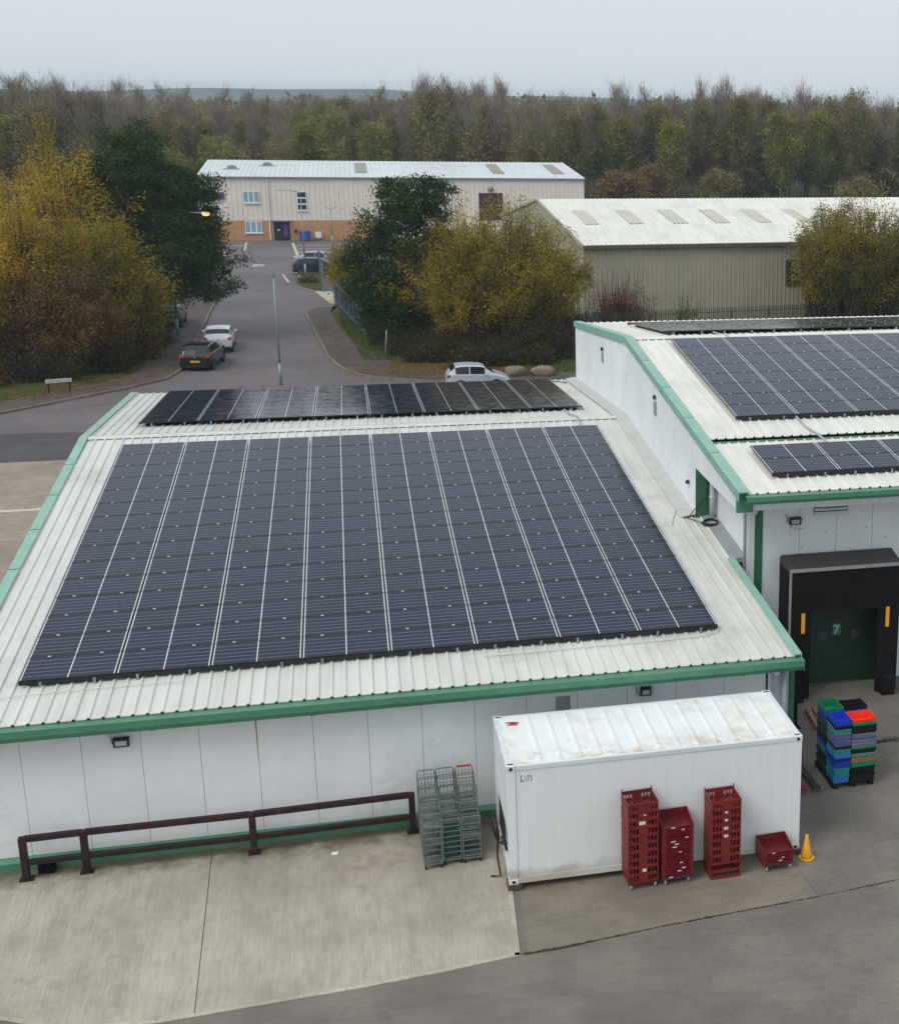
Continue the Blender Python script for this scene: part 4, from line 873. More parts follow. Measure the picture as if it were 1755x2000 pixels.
# ------------------------------------------------------------------ roll cages
plain('cage_steel', lin(128, 138, 134), 0.4, 0.5, var=0.3, scale=7, dirt=lin(90, 78, 62), dirt_amt=0.5)
plain('cage_green', lin(30, 74, 60), 0.55)
def roll_cage(x, y, h_, wd, dp, label, group, red=False, green=False, bars=9):
    t = thing('roll_cage', label, 'roll cage', (x, y, 0.004), group, rz=0.03)
    r = 0.0125; a = wd / 2
    mb = MB()
    for yy in (0, dp):
        mb.tube([(-a, yy, 0.1), (-a, yy, h_ - 0.03), (-a + 0.03, yy, h_), (a - 0.03, yy, h_), (a, yy, h_ - 0.03), (a, yy, 0.1)], r, 6)
        mb.bar((-a, yy, 0.115), (a, yy, 0.115), 0.025, 0.03)
    for xx in (-a, a):
        for z in (0.115, h_ * 0.5, h_ - 0.05): mb.tube([(xx, 0, z), (xx, dp, z)], r * 0.8, 5)
    mb.build('frame', 'cage_steel', t, world=False)
    for i in range(bars):
        z = 0.16 + (h_ - 0.2) * i / (bars - 1)
        mb = MB(); mb.tube([(-a, 0, z), (a, 0, z)], 0.008, 5); mb.build('bar', 'cage_steel', t, world=False)
    mb = MB()
    for i in range(6): z = 0.2 + (h_ - 0.3) * i / 5; mb.tube([(-a, dp, z), (a, dp, z)], 0.006, 4)
    for i in range(4): xx = -a + wd * (i + 1) / 5; mb.tube([(xx, dp, 0.12), (xx, dp, h_)], 0.005, 4)
    mb.build('back_mesh', 'cage_steel', t, world=False)
    for z in ([0.14, 0.52, 0.9] if h_ > 1.2 else [0.14, 0.55]):
        mb = MB(); mb.box(-a + 0.02, a - 0.02, 0.02, dp - 0.02, z, z + 0.012); mb.build('shelf', 'cage_green' if green else 'cage_steel', t, world=False)
    if green: MB().box(-a + 0.05, a - 0.06, 0.05, 0.07, 0.16, 0.86).build('door_panel', 'cage_green', t, world=False)
    if red: mb = MB(); mb.tube([(-a + 0.03, dp, h_ + 0.012), (a - 0.03, dp, h_ + 0.012)], 0.022, 8); mb.build('handle_bar', plain('handle_red', lin(190, 28, 48), 0.4), t, world=False)
    for xx in (-a + 0.02, a - 0.02):
        for yy in (0.02, dp - 0.02):
            mb = MB(); mb.lathe([(0.02, -0.014), (0.045, -0.014), (0.045, 0.014), (0.02, 0.014)], (xx, yy, 0.045), 12, axis='x'); cs = mb.build('castor', 'dock_black', t, world=False)
            MB().box(xx - 0.02, xx + 0.02, yy - 0.012, yy + 0.012, 0.045, 0.1).build('fork', 'galv', cs, world=False)
cols = [(3.80, [(-1.80, 1.40, 10), (-1.42, 1.46, 9), (-1.02, 1.50, 8), (-0.62, 1.50, 7)], 'row beside the guard rail end'), (4.19, [(-1.70, 1.03, 8), (-1.34, 1.22, 8), (-0.98, 1.45, 8), (-0.60, 1.50, 7)], 'middle row'), (4.59, [(-1.72, 1.05, 8), (-1.36, 1.2, 8), (-1.0, 1.42, 8), (-0.62, 1.50, 7)], 'row beside the white container')]
for ci, (x, lst, rn) in enumerate(cols):
    for j, (y, h_, nb) in enumerate(lst):
        pos_ = ['yard end', 'second from the yard', 'third from the yard', 'wall end'][j]
        roll_cage(x - 0.004 * j, y, h_, 0.36, 0.32, f'grey steel roll cage at the {pos_} of the {rn}' if j in (0, 3) else f'grey steel roll cage, {pos_}, in the {rn}', 'nested roll cages by the wall', red=(ci == 2 and j == 3), green=(ci == 1 and j == 0), bars=nb)

# ------------------------------------------------------------------ vehicles
plain('tyre', (0.012, 0.012, 0.012), 0.85); plain('rim', lin(160, 162, 165), 0.35, 0.7)
plain('tail_red', lin(170, 20, 30), 0.25); plain('plate_yellow', lin(206, 170, 20), 0.5); plain('clear_lens', lin(200, 205, 208), 0.15)
k = N('car_glass'); MATS['car_glass'] = k.set((0.015, 0.02, 0.024), 0.06, 0, 0.6)
def paint(name, c_, rough=0.22, metal=0.0):
    if name in MATS: return MATS[name]
    k = N(name); n_ = k.noise(k.pos(), 3, 4); k.set(k.mix(k.ramp(n_, 0.3, 0.7), tuple(x * 0.92 for x in c_), c_), rough, metal); k.b.inputs['Coat Weight'].default_value = 0.25; k.b.inputs['Coat Roughness'].default_value = 0.08
    MATS[name] = k.m; return k.m
def car(loc, rz, paint_mat, label, L=3.95, W=1.72, H=1.46, saloon=False, roof_mat=None):
    """car pointing along local +Y, origin on the ground at its centre"""
    t = thing('parked_car', label, 'car', loc, rz=rz)
    hl = L / 2; hw = W / 2
    # stations: y (rear -> front), z of lower hem, belt height, roof/bonnet height, half widths
    if not saloon:
        st = [(-hl, 0.42, 0.80, 0.82, .80), (-hl + 0.06, 0.28, 0.92, 0.94, .90), (-hl + 0.22, 0.25, 0.96, 1.16, .95), (-hl + 0.50, 0.24, 0.97, H - 0.06, .985), (-hl + 0.80, 0.22, 0.96, H - 0.01, 1.0), (-hl + 1.35, 0.20, 0.95, H, 1.0), (-hl + 1.42, 0.20, 0.95, H, 1.0), (-hl + 2.1, 0.20, 0.93, H - 0.04, 1.0), (-hl + 2.35, 0.20, 0.92, H - 0.12, 1.0), (hl - 1.0, 0.20, 0.90, 0.97, 1.0), (hl - 0.75, 0.21, 0.84, 0.92, .99), (hl - 0.35, 0.22, 0.74, 0.82, .95), (hl - 0.08, 0.26, 0.62, 0.68, .86), (hl, 0.36, 0.52, 0.54, .74)]
        cab0, cab1 = 2, 9
    else:
        st = [(-hl, 0.45, 0.78, 0.82, .82), (-hl + 0.08, 0.30, 0.90, 0.94, .90), (-hl + 0.55, 0.25, 0.94, 0.99, .96), (-hl + 1.15, 0.22, 0.94, H - 0.08, .99), (-hl + 1.45, 0.21, 0.94, H - 0.02, 1.0), (-hl + 2.05, 0.20, 0.93, H, 1.0), (-hl + 2.12, 0.20, 0.93, H, 1.0), (-hl + 2.65, 0.20, 0.92, H - 0.04, 1.0), (-hl + 2.9, 0.20, 0.91, H - 0.12, 1.0), (hl - 1.1, 0.20, 0.89, 0.95, 1.0), (hl - 0.8, 0.21, 0.84, 0.9, .99), (hl - 0.35, 0.22, 0.74, 0.82, .95), (hl - 0.08, 0.26, 0.62, 0.68, .86), (hl, 0.36, 0.52, 0.54, .74)]
        cab0, cab1 = 2, 9
    kL = L / (3.95 if not saloon else 4.5)               # station spacing follows the car's length
    base = [0, .06, .22, .50, .80, 1.35, 1.42, 2.10, 2.35, 2.95, 3.20, 3.60, 3.87, 3.95] if not saloon else [0, .08, .55, 1.15, 1.45, 2.05, 2.12, 2.65, 2.9, 3.4, 3.7, 4.15, 4.42, 4.5]
    st = [(-hl + b_ * kL, *q_[1:]) for b_, q_ in zip(base, st)]
    rings = []
    for i, (y, zb_, zl, zt, wf) in enumerate(st):
        w_ = hw * wf; cab = zt - zl > 0.12
        rw = w_ * (0.76 if cab else 0.86); h_ = zt - zl
        half = [(0.0, zb_), (w_ * 0.86, zb_), (w_ * 0.985, zb_ + 0.14), (w_, (zb_ + zl) / 2 + 0.05), (w_ * 0.965, zl), (w_ * 0.93 if cab else w_ * 0.92, zl + min(0.03, h_ * 0.3)), (rw + (0.05 if cab else 0), zl + h_ * 0.86), (rw - 0.05, zl + h_ * 0.96), (rw * 0.5, zt), (0.0, zt + 0.012)]
        rings.append([(x, y, z) for x, z in half])
    nr = len(rings[0])
    body, glass = MB(), {}
    def q(i, j, s): return [(s * rings[a][b][0], rings[a][b][1], rings[a][b][2]) for a, b in ((i, j), (i, j + 1), (i + 1, j + 1), (i + 1, j))]
    def face(mb, vs, s): mb.add(vs, [(0, 1, 2, 3)] if s > 0 else [(3, 2, 1, 0)])
    pillar = {cab0 + 3} if not saloon else {cab0 + 3}
    for i in range(len(st) - 1):
        for j in range(nr - 1):
            for s in (1, -1):
                vs = q(i, j, s); gl = None
                if j == 5 and cab0 + (1 if not saloon else 1) <= i < cab1 - 1 and i not in pillar: gl = ('side_window', s, 0 if i < cab0 + 3 else 1)
                if i == cab0 and not saloon and j >= 6: gl = ('rear_window', 0, 0)
                if i == cab0 and saloon and j >= 6: gl = ('rear_window', 0, 0)
                if i == cab1 - 1 and j >= 6: gl = ('windscreen', 0, 0)
                if gl: glass.setdefault(gl, MB()); face(glass[gl], vs, s)
                else: face(body, vs, s)
    for e, idx in ((0, 0), (1, len(st) - 1)):      # end caps
        for s in (1, -1):
            pts = [(s * x, y, z) for x, y, z in rings[idx]]
            body.add(pts, [tuple(range(len(pts))) if (s > 0) == (e == 1) else tuple(range(len(pts)))[::-1]])
    b = body.build('body', paint_mat, t, True, world=False); fix_normals(b)
    es = b.modifiers.new('edges', 'EDGE_SPLIT'); es.split_angle = math.radians(38)
    for (nm, s, kk), mb in glass.items():
        g_ = mb.build(nm, 'car_glass', t, False, world=False); fix_normals(g_)
    wx = hw - 0.10
    for yy in (-hl + 0.66, hl - 0.78):
        for s in (-1, 1):
            mb = MB(); mb.lathe([(0.20, -0.10), (0.30, -0.10), (0.315, -0.06), (0.315, 0.06), (0.30, 0.10), (0.20, 0.10)], (s * wx, yy, 0.315), 20, axis='x'); wh = mb.build('wheel', 'tyre', t, world=False)
            mb = MB(); mb.lathe([(0.20, -0.06), (0.205, 0.101 * 1), (0.17, 0.104), (0.06, 0.085), (0.02, 0.1)], (s * wx, yy, 0.315), 16, axis='x')
            if s < 0: mb.v = [(2 * s * wx - x, y, z) for x, y, z in mb.v]
            mb.build('rim', 'rim', wh, world=False)
            mb = MB(); mb.lathe([(0.36, 0.0), (0.36, 0.012)], (s * (hw + 0.002) - (0.012 if s > 0 else 0), yy, 0.33), 20, axis='x'); mb.v = [(x, y, max(z, 0.21)) for x, y, z in mb.v]; mb.build('wheel_arch', 'tyre', t, world=False)
    for s in (-1, 1):
        zt = 0.78 if not saloon else 0.74
        mb = MB(); mb.prism([(s * hw * 0.62, -hl - 0.02, zt), (s * hw * 0.88, -hl + 0.0, zt + 0.02), (s * hw * 0.97, -hl + 0.08, zt + 0.2), (s * hw * 0.72, -hl + 0.02, zt + 0.16)], (0, 0.10, 0.0)); fix_normals(mb.build('tail_light', 'tail_red', t, world=False))
        mb = MB(); mb.prism([(s * hw * 0.55, hl - 0.06, 0.60), (s * hw * 0.86, hl - 0.14, 0.62), (s * hw * 0.9, hl - 0.36, 0.76), (s * hw * 0.62, hl - 0.2, 0.72)], (0, 0.03, 0.03)); fix_normals(mb.build('headlight', 'clear_lens', t, world=False))
        mb = MB(); mb.lathe([(0.02, -0.06), (0.075, -0.05), (0.085, 0.03), (0.04, 0.07)], (s * (hw + 0.09), hl - 1.32, 0.98), 10, axis='y'); mb.build('mirror', paint_mat, t, True, world=False)
    MB().box(-0.26, 0.26, -hl - 0.012, -hl + 0.03, 0.52 if not saloon else 0.6, 0.63 if not saloon else 0.71).build('licence_plate', 'plate_yellow', t, world=False)
    MB().box(-hw * 0.8, hw * 0.8, -hl + 0.02, -hl + 0.08, 0.24, 0.40).build('rear_bumper', 'tyre', t, world=False)
    mb = MB(); mb.lathe([(0.045, 0), (0.045, -0.01)], (0, -hl - 0.004, 0.80), 12, axis='y'); mb.build('badge', 'rim', t, world=False)
    if roof_mat: 
        pass
    return t
paint('paint_black', (0.010, 0.011, 0.013)); paint('paint_white', lin(226, 230, 234)); paint('paint_silver', lin(196, 204, 212), 0.28, 0.25); paint('paint_blue', lin(30, 44, 62)); paint('paint_slate', lin(150, 162, 172), 0.28, 0.3)
car((-5.42, 58.7, -0.004), -0.13, 'paint_black', 'black hatchback parked half on the pavement behind a white hatchback', L=4.2, W=1.76, H=1.46)
car((-4.95, 64.7, -0.004), 0.02, 'paint_white', 'white hatchback parked in front of the black hatchback', L=3.95, W=1.70, H=1.46)
car((9.35, 48.7, -0.004), -math.pi / 2 + 0.03, 'paint_silver', 'small silver hatchback parked side-on behind the low roof', L=3.35, W=1.6, H=1.46)
car((0.45, 109.4, -0.004), -math.pi / 2 - 0.12, 'paint_slate', 'silver grey saloon parked in a bay before the brick unit', L=4.5, W=1.78, H=1.45, saloon=True)
car((0.35, 104.0, -0.004), -math.pi / 2 + 0.12, 'paint_blue', 'dark blue hatchback parked beside the silver grey saloon', L=4.1, W=1.75, H=1.46)
car((-8.75, 74.5, 0.10), 0.0, 'paint_blue', 'dark car mostly hidden beneath the deep green roadside tree', L=4.1, W=1.74, H=1.46)

# ------------------------------------------------------------------ street furniture
plain('lamp_col', lin(140, 156, 164), 0.5, 0.3, var=0.12)
def street_lamp(loc, h_, arm, label, lit=False, two=False, head_l=0.6, armlift=0.0):
    t = thing('street_lamp', label, 'street lamp', loc, 'street lamps')
    mb = MB(); mb.tube([(0, 0, 0), (0, 0, 1.2)], 0.085, 10); mb.tube([(0, 0, 1.2), (0, 0, h_ - 0.5)], 0.06, 10, r1=0.04); mb.build('column', 'lamp_col', t, True, world=False)
    for s in ((1, -1) if two else (1,)):
        ax, ay = arm[0] * s, arm[1] * s
        mb = MB(); mb.tube([(0, 0, h_ - 0.5), (ax * 0.03, ay * 0.03, h_ - 0.22), (ax * 0.18, ay * 0.18, h_ - 0.05), (ax * 0.5, ay * 0.5, h_), (ax, ay, h_ + 0.04 + armlift)], 0.035, 8); mb.build('arm', 'lamp_col', t, True, world=False)
        d = Vector((ax, ay, 0)).normalized(); e = Vector((ax, ay, h_ + 0.04 + armlift))
        mb = MB(); r = Vector((-d.y, d.x, 0))
        mb.add([e + d * a * head_l + r * b * 0.13 + Vector((0, 0, c_)) for a, b, c_ in ((-.1, -.5, -.03), (1, -.8, -.03), (1, .8, -.03), (-.1, .5, -.03), (0.05, -.4, .08), (.85, -.5, .09), (.85, .5, .09), (0.05, .4, .08))], [(3, 2, 1, 0), (4, 5, 6, 7), (0, 1, 5, 4), (1, 2, 6, 5), (2, 3, 7, 6), (3, 0, 4, 7)])
        hd = fix_normals(mb.build('lamp_head', plain('lamp_head', lin(196, 196, 188), 0.5), t, world=False, bevel=0.02))
        if lit:
            k = N('sodium_glow'); k.set((0.8, 0.3, 0.02), 0.3); k.b.inputs['Emission Color'].default_value = (1.0, 0.36, 0.02, 1); k.b.inputs['Emission Strength'].default_value = 2.6; MATS['sodium_glow'] = k.m
            mb = MB(); c_ = e + d * head_l * 0.52
            mb.lathe([(0.02, -0.16), (0.16, -0.11), (0.2, -0.035)], tuple(c_), 14)
            mb.v = [tuple(c_ + d * ((Vector(v) - c_).dot(d)) * 1.7 + r * ((Vector(v) - c_).dot(r)) * 0.8 + Vector((0, 0, v[2] - c_.z))) for v in mb.v]
            fix_normals(mb.build('glowing_lens', 'sodium_glow', t, True, world=False))
    return t
street_lamp((-0.94, 51.77, -0.004), 6.30, (-0.42, -0.1), 'grey street lamp rising behind the low solar roof', head_l=0.62, armlift=0.12)
street_lamp((-0.5, 100.1, 0.08), 7.35, (-1.75, 0), 'grey street lamp with a long arm by the gate', head_l=0.6)
street_lamp((1.7, 128, -0.004), 4.0, (0.62, 0), 'twin-armed lamp beside the brick unit', two=True, head_l=0.4, armlift=0.12)
street_lamp((-7.8, 69.1, 0.09), 8.0, (2.3, -2.9), 'street lamp glowing orange at the edge of the deep green tree', lit=True, head_l=0.75)
street_lamp((34.6, 66.2, 0.09), 6.25, (1.6, 0), 'street lamp standing among the willow by the beige shed', head_l=0.75)
t = thing('sign_post', 'bare grey post leaning on the pavement under the trees', 'post', (4.76, 58.4, 0.1))
mb = MB(); mb.tube([(0, 0, 0), (0.16, -0.1, 1.75)], 0.035, 8); mb.build('post', 'lamp_col', t, True, world=False)
mb = MB(); mb.lathe([(0.06, -0.01), (0.06, 0.02)], (0, 0, 0), 10); mb.build('collar', 'galv', t, world=False)
t = thing('street_name_sign', 'low white street name plate on posts under the autumn trees', 'sign', (-11.85, 51.2, 0.09))
d = Vector((1.21, 0.35, 0)).normalized()
mb = MB(); mb.bar(-d * 0.62 + Vector((0, 0, 0.62)), d * 0.62 + Vector((0, 0, 0.62)), 0.03, 0.19); plate = mb.build('name_plate', plain('sign_white', lin(210, 212, 206), 0.5, var=0.05), t, world=False)
for s in (-0.5, 0.5): mb = MB(); mb.bar(d * s, d * s + Vector((0, 0.03, 0.7)), 0.06, 0.06); mb.build('post', 'dock_black', t, world=False)
vs, fs = text_mb('HORSE FAIR CLOSE', 0.145); nrm = Vector((d.y, -d.x, 0)); mb = MB()
wd = max(v[0] for v in vs); mb.add([d * (v[0] - wd / 2) * min(1, 1.12 / wd) + nrm * 0.018 + Vector((0, 0, 0.565 + v[1])) for v in vs], fs); mb.build('lettering', 'letter_black', t, world=False)
def boulder(loc, s, label, seed):
    r_ = np.random.default_rng(seed); mb = MB(); n, m_ = 14, 8; vs = []
    ph = r_.uniform(0, 6, 6)
    for i in range(m_):
        a = math.pi * i / (m_ - 1)
        for j in range(n):
            b = 2 * math.pi * j / n
            k_ = 1 + 0.10 * math.sin(3 * b + ph[0] + i) + 0.08 * math.sin(2 * a * 2 + ph[1] + 2 * b) + r_.normal(0, 0.025)
            x, y, z = math.sin(a) * math.cos(b), math.sin(a) * math.sin(b), math.cos(a)
            sq = 1 / max(abs(x), abs(y), abs(z)) ** 0.55
            vs.append((x * k_ * s[0] * sq, y * k_ * s[1] * sq, max(0, 0.42 + z * k_ * 0.5 * sq) * s[2]))
    mb.add(vs, [(i * n + j, i * n + (j + 1) % n, (i + 1) * n + (j + 1) % n, (i + 1) * n + j) for i in range(m_ - 1) for j in range(n)])
    o = fix_normals(mb.build('boulder', 'kerb_stone', None, True)); o.location = loc; return tag(o, label, 'boulder', 'boulders on the verge')
boulder((11.75, 51.9, 0.05), (0.62, 0.4, 0.62), 'pale stone boulder on the verge just behind the silver hatchback', 1)
boulder((13.3, 51.7, 0.05), (0.66, 0.4, 0.62), 'pale stone boulder on the verge nearer the warehouse wall', 2)

# palisade fences
plain('palisade_blue', lin(116, 134, 146), 0.5, 0.4, var=0.12); plain('palisade_grey', lin(96, 104, 104), 0.5, 0.4, var=0.15)
def palisade(label, a, b, h_, mat, z=0.0, pitch=0.155):
    A_, B_ = Vector((a[0], a[1], z)), Vector((b[0], b[1], z)); L = (B_ - A_).length; d = (B_ - A_) / L; n_ = Vector((-d.y, d.x, 0))
    t = thing('palisade_fence', label, 'fence', tuple(A_))
    mb = MB(); w_ = 0.034
    mb.add([d * x + n_ * y + Vector((0, 0, zz)) for x, y, zz in ((-w_, 0, .05), (0, -.014, .05), (w_, 0, .05), (-w_, 0, h_ - .1), (0, -.014, h_), (w_, 0, h_ - .1))], [(0, 1, 4, 3), (1, 2, 5, 4), (4, 1, 0, 3), (5, 2, 1, 4)])
    first = mb.build('pale', mat, t, world=False)
    for i in range(1, int(L / pitch)):
        o = first.copy(); COL.objects.link(o); o.location = d * (i * pitch)
    for zz in (0.35, h_ - 0.35):
        mb = MB(); mb.bar(n_ * 0.03 + Vector((0, 0, zz)), d * L + n_ * 0.03 + Vector((0, 0, zz)), 0.04, 0.05); mb.build('rail', mat, t, world=False)
    for i in range(int(L / 2.75) + 1):
        mb = MB(); mb.bar(d * (i * 2.75) + n_ * 0.07, d * (i * 2.75) + n_ * 0.07 + Vector((0, 0, h_ - 0.1)), 0.06, 0.08); mb.build('post', mat, t, world=False)
    return t
palisade('blue-grey palisade fence along the grass verge', (3.85, 66.5), (1.85, 84.2), 2.0, 'palisade_blue', 0.05)
palisade('blue-grey palisade fence running back from the gate post to the car park', (1.02, 91.4), (0.62, 106), 2.1, 'palisade_blue', 0.0)
palisade('grey palisade fence before the beige shed wall', (16.9, 62.6), (34.5, 65.2), 2.0, 'palisade_grey', 0.05)
tag(fix_normals(MB().box(0.95, 1.12, 91.15, 91.32, 0, 2.25).build('gate_post', 'palisade_blue', None, bevel=0.01)), 'square blue-grey gate post at the end of the fence by the pale crossing', 'post')

# ------------------------------------------------------------------ far unit: cream cladding over brick
k = N('brickwork'); p = k.pos(); mpn = k.n('ShaderNodeMapping'); mpn.inputs['Rotation'].default_value = (math.pi / 2, 0, 0); k.l(p, mpn.inputs[0])
bt = k.n('ShaderNodeTexBrick'); bt.inputs['Scale'].default_value = 1.0; bt.inputs['Brick Width'].default_value = 0.225; bt.inputs['Row Height'].default_value = 0.075; bt.inputs['Mortar Size'].default_value = 0.01
bt.inputs[1].default_value = (*lin(196, 140, 92), 1); bt.inputs[2].default_value = (*lin(176, 120, 78), 1); bt.inputs[3].default_value = (*lin(170, 150, 126), 1); k.l(mpn.outputs[0], bt.inputs[0])
MATS['brickwork'] = k.set(bt.outputs[0], 0.85)
plain('cream_clad', lin(226, 219, 208), 0.5, var=0.06, scale=0.6); plain('upvc', lin(222, 228, 232), 0.4, var=0.03); plain('win_blue', lin(142, 168, 184), 0.12, var=0.1); plain('win_dark', lin(50, 52, 64), 0.12)
plain('gutter_grey', lin(128, 132, 136), 0.5); plain('purple', lin(98, 66, 150), 0.5); plain('door_dark', lin(36, 36, 48), 0.4); plain('skylight', lin(150, 146, 130), 0.5, var=0.08); plain('bin_blue', lin(24, 84, 178), 0.4); plain('brown_door', lin(58, 42, 46), 0.6)
FY = 135.6; FX0, FX1 = -11.9, 29.36
fu = thing('brick_unit', 'cream clad industrial unit with orange brick base across the car park', 'building', (6, 140, 0))
MB().box(FX0, FX1, FY + 0.06, FY + 34, 0, 6.55).build('wall_core', 'cream_clad', fu)
MB().box(FX0, 7.0, FY - 0.03, FY + 0.05, 0, 2.08).build('brick_base', 'brickwork', fu); MB().box(7.002, FX1, FY - 0.02, FY + 0.05, 0, 2.13).build('lower_cladding', 'cream_clad', fu)
rib_wall(fu, 'x', FY + 0.02, FX0, FX1, lambda x: 2.14, lambda x: 6.6, 'cream_clad', pitch=0.5, depth=0.045, cover=4.0)
mb = MB(); mb.prism([(FX1 + 0.0, FY + 0.03, 2.1), (FX1, FY + 34, 2.1), (FX1, FY + 34, 6.6), (FX1, FY + 17.2, 7.65), (FX1, FY + 0.03, 6.6)], (0.06, 0, 0)); fix_normals(mb.build('gable_wall', 'cream_clad', fu))
mb = MB(); mb.box(FX0, FX1 + 0.1, FY - 0.2, FY, 6.55, 6.74); mb.build('gutter', 'gutter_grey', fu)
RA = math.atan2(1.05, 17.2); cvf = (FX1 - FX0 + 0.1) / 12
for c_ in range(12):
    mb = MB(); x0 = FX0 + c_ * cvf; pr = []
    u = x0
    while u < x0 + cvf - 0.01: pr += [(u, 0), (u + 0.34, 0), (u + 0.38, 0.05), (u + 0.46, 0.05)]; u += 0.5
    pr = [q_ for q_ in pr if q_[0] < x0 + cvf] + [(x0 + cvf, 0)]; n = len(pr)
    mb.add([(x, FY - 0.1, 6.70 + z) for x, z in pr] + [(x, FY + 17.2, 7.74 + z) for x, z in pr] + [(x, FY + 34.4, 6.7 + z) for x, z in pr], [(i, i + 1, n + i + 1, n + i) for i in range(n - 1)] + [(n + i, n + i + 1, 2 * n + i + 1, 2 * n + i) for i in range(n - 1)])
    mb.build('roof_sheet', 'grey_roof', fu)
mb = MB(); mb.prism([(FX1 + 0.02, FY - 0.2, 6.66), (FX1 + 0.02, FY + 17.2, 7.74), (FX1 + 0.02, FY + 17.2, 7.82), (FX1 + 0.02, FY - 0.2, 6.78)], (0.12, 0, 0)); fix_normals(mb.build('barge_trim', 'upvc', fu))
def on_far_roof(x, y): return 6.70 + (y - FY + 0.1) / 17.3 * 1.04
for x in (4.5, 19.7, 27.2 - 0.6):
    y0, y1 = FY + 4.5, FY + 14.5
    mb = MB(); mb.add([(x, y0, on_far_roof(x, y0) + .06), (x + 1.3, y0, on_far_roof(x, y0) + .06), (x + 1.3, y1, on_far_roof(x, y1) + .06), (x, y1, on_far_roof(x, y1) + .06)], [(0, 1, 2, 3)]); mb.build('skylight', 'skylight', fu)
for x, y in ((-8.7, FY + 7.5), (-5.1, FY + 11)):
    z = on_far_roof(x, y); mb = MB(); mb.prism([(x - 0.55, y, z), (x + 0.55, y, z), (x + 0.42, y, z + 0.3), (x, y, z + 0.42), (x - 0.42, y, z + 0.3)], (0, 1.2, 0)); mb.box(x - 0.9, x + 0.9, y - 0.5, y, z - 0.06, z + 0.07)
    fix_normals(mb.build('roof_cowl', 'vent_grey', fu))
def window(x0, x1, z0, z1, nx, nz, glass, y=FY - 0.03):
    f_ = MB().box(x0, x1, y - 0.07, y, z0, z1).build('window', 'upvc', fu)
    pw, ph = (x1 - x0) / nx, (z1 - z0) / nz
    for i in range(nx):
        for j in range(nz): MB().box(x0 + i * pw + 0.07, x0 + (i + 1) * pw - 0.07, y - 0.075, y - 0.071, z0 + j * ph + 0.08, z0 + (j + 1) * ph - 0.08).build('pane', glass, f_)
    MB().box(x0 - 0.1, x1 + 0.1, y - 0.14, y - 0.07, z0 - 0.08, z0).build('sill', 'upvc', f_)
window(-7.25, -5.63, 4.0, 5.22, 3, 1, 'win_blue'); window(-7.27, -5.54, 0.82, 2.06, 3, 1, 'win_blue', FY - 0.03); window(-1.78, -0.79, 3.2, 5.2, 1, 3, 'win_dark')
dr = MB().box(-4.35, -2.72, FY - 0.10, FY - 0.03, 0, 2.02).build('door', 'door_dark', fu)
for a in (-4.28, -3.5): MB().box(a, a + 0.7, FY - 0.115, FY - 0.101, 0.1, 1.9).build('leaf', 'door_dark', dr)
MB().box(-3.35, -2.95, FY - 0.122, FY - 0.116, 0.4, 1.7).build('purple_poster', 'purple', dr); MB().box(-3.98, -3.75, FY - 0.122, FY - 0.116, 1.05, 1.18).build('notice', 'upvc', dr)
MB().box(-4.5, -2.6, FY - 0.5, FY - 0.03, 2.06, 2.13).build('door_canopy', 'gutter_grey', fu)
MB().box(-2.3, -1.95, FY - 0.12, FY - 0.03, 0.82, 1.15).build('post_box', plain('maroon', lin(88, 34, 34), 0.5), fu)
mb = MB(); mb.tube([(-4.72, FY - 0.1, 6.6), (-4.72, FY - 0.1, 0.05)], 0.07, 8); mb.build('downpipe', 'cream_clad', fu)
MB().box(17.56, 20.2, FY - 0.06, FY + 0.01, 2.1, 5.1).build('shutter_door', 'brown_door', fu)
mb = MB(); mb.lathe([(0.3, 0), (0.32, -0.2), (0.1, -0.35)], (18.9, FY - 0.05, 5.55), 10, axis='y'); mb.build('wall_lamp', 'gutter_grey', fu)
sg = MB().box(-11.8, -9.12, FY - 0.1, FY - 0.03, 4.35, 5.1).build('sign_board', plain('sign_grey', lin(70, 66, 74), 0.5), fu); MB().box(-9.9, -9.14, FY - 0.115, FY - 0.101, 4.37, 5.08).build('sign_panel', 'purple', sg)
for i, x in enumerate((-1.45, -0.85)):
    t = thing('wheelie_bin', 'blue wheelie bin by the orange brick wall', 'bin', (x, FY - 0.85, -0.004), 'blue bins by the brick wall')
    mb = MB(); mb.prism([(-0.22, -0.25, 0.06), (0.22, -0.25, 0.06), (0.28, -0.32, 0.95), (-0.28, -0.32, 0.95)], (0, 0.55, 0)); fix_normals(mb.build('body', 'bin_blue', t, world=False, bevel=0.02))
    mb = MB(); mb.prism([(-0.3, -0.35, 0.95), (0.3, -0.35, 0.95), (0.3, 0.28, 1.05), (-0.3, 0.28, 1.05)], (0, 0, 0.06)); fix_normals(mb.build('lid', 'bin_blue', t, world=False))
    for s in (-0.24, 0.24): mb = MB(); mb.lathe([(0.1, -0.03), (0.1, 0.03)], (s, 0.22, 0.1), 10, axis='x'); mb.build('wheel', 'tyre', t, world=False)
t = thing('meter_cabinet', 'white meter cabinet on short legs by the brick wall', 'cabinet', (0.2, FY - 0.5, -0.004))
MB().box(-0.32, 0.32, -0.15, 0.15, 0.3, 0.95).build('cabinet', 'upvc', t, world=False)
for s in (-0.25, 0.25): MB().box(s - 0.03, s + 0.03, -0.1, 0.1, 0, 0.3).build('leg', 'brown_door', t, world=False)

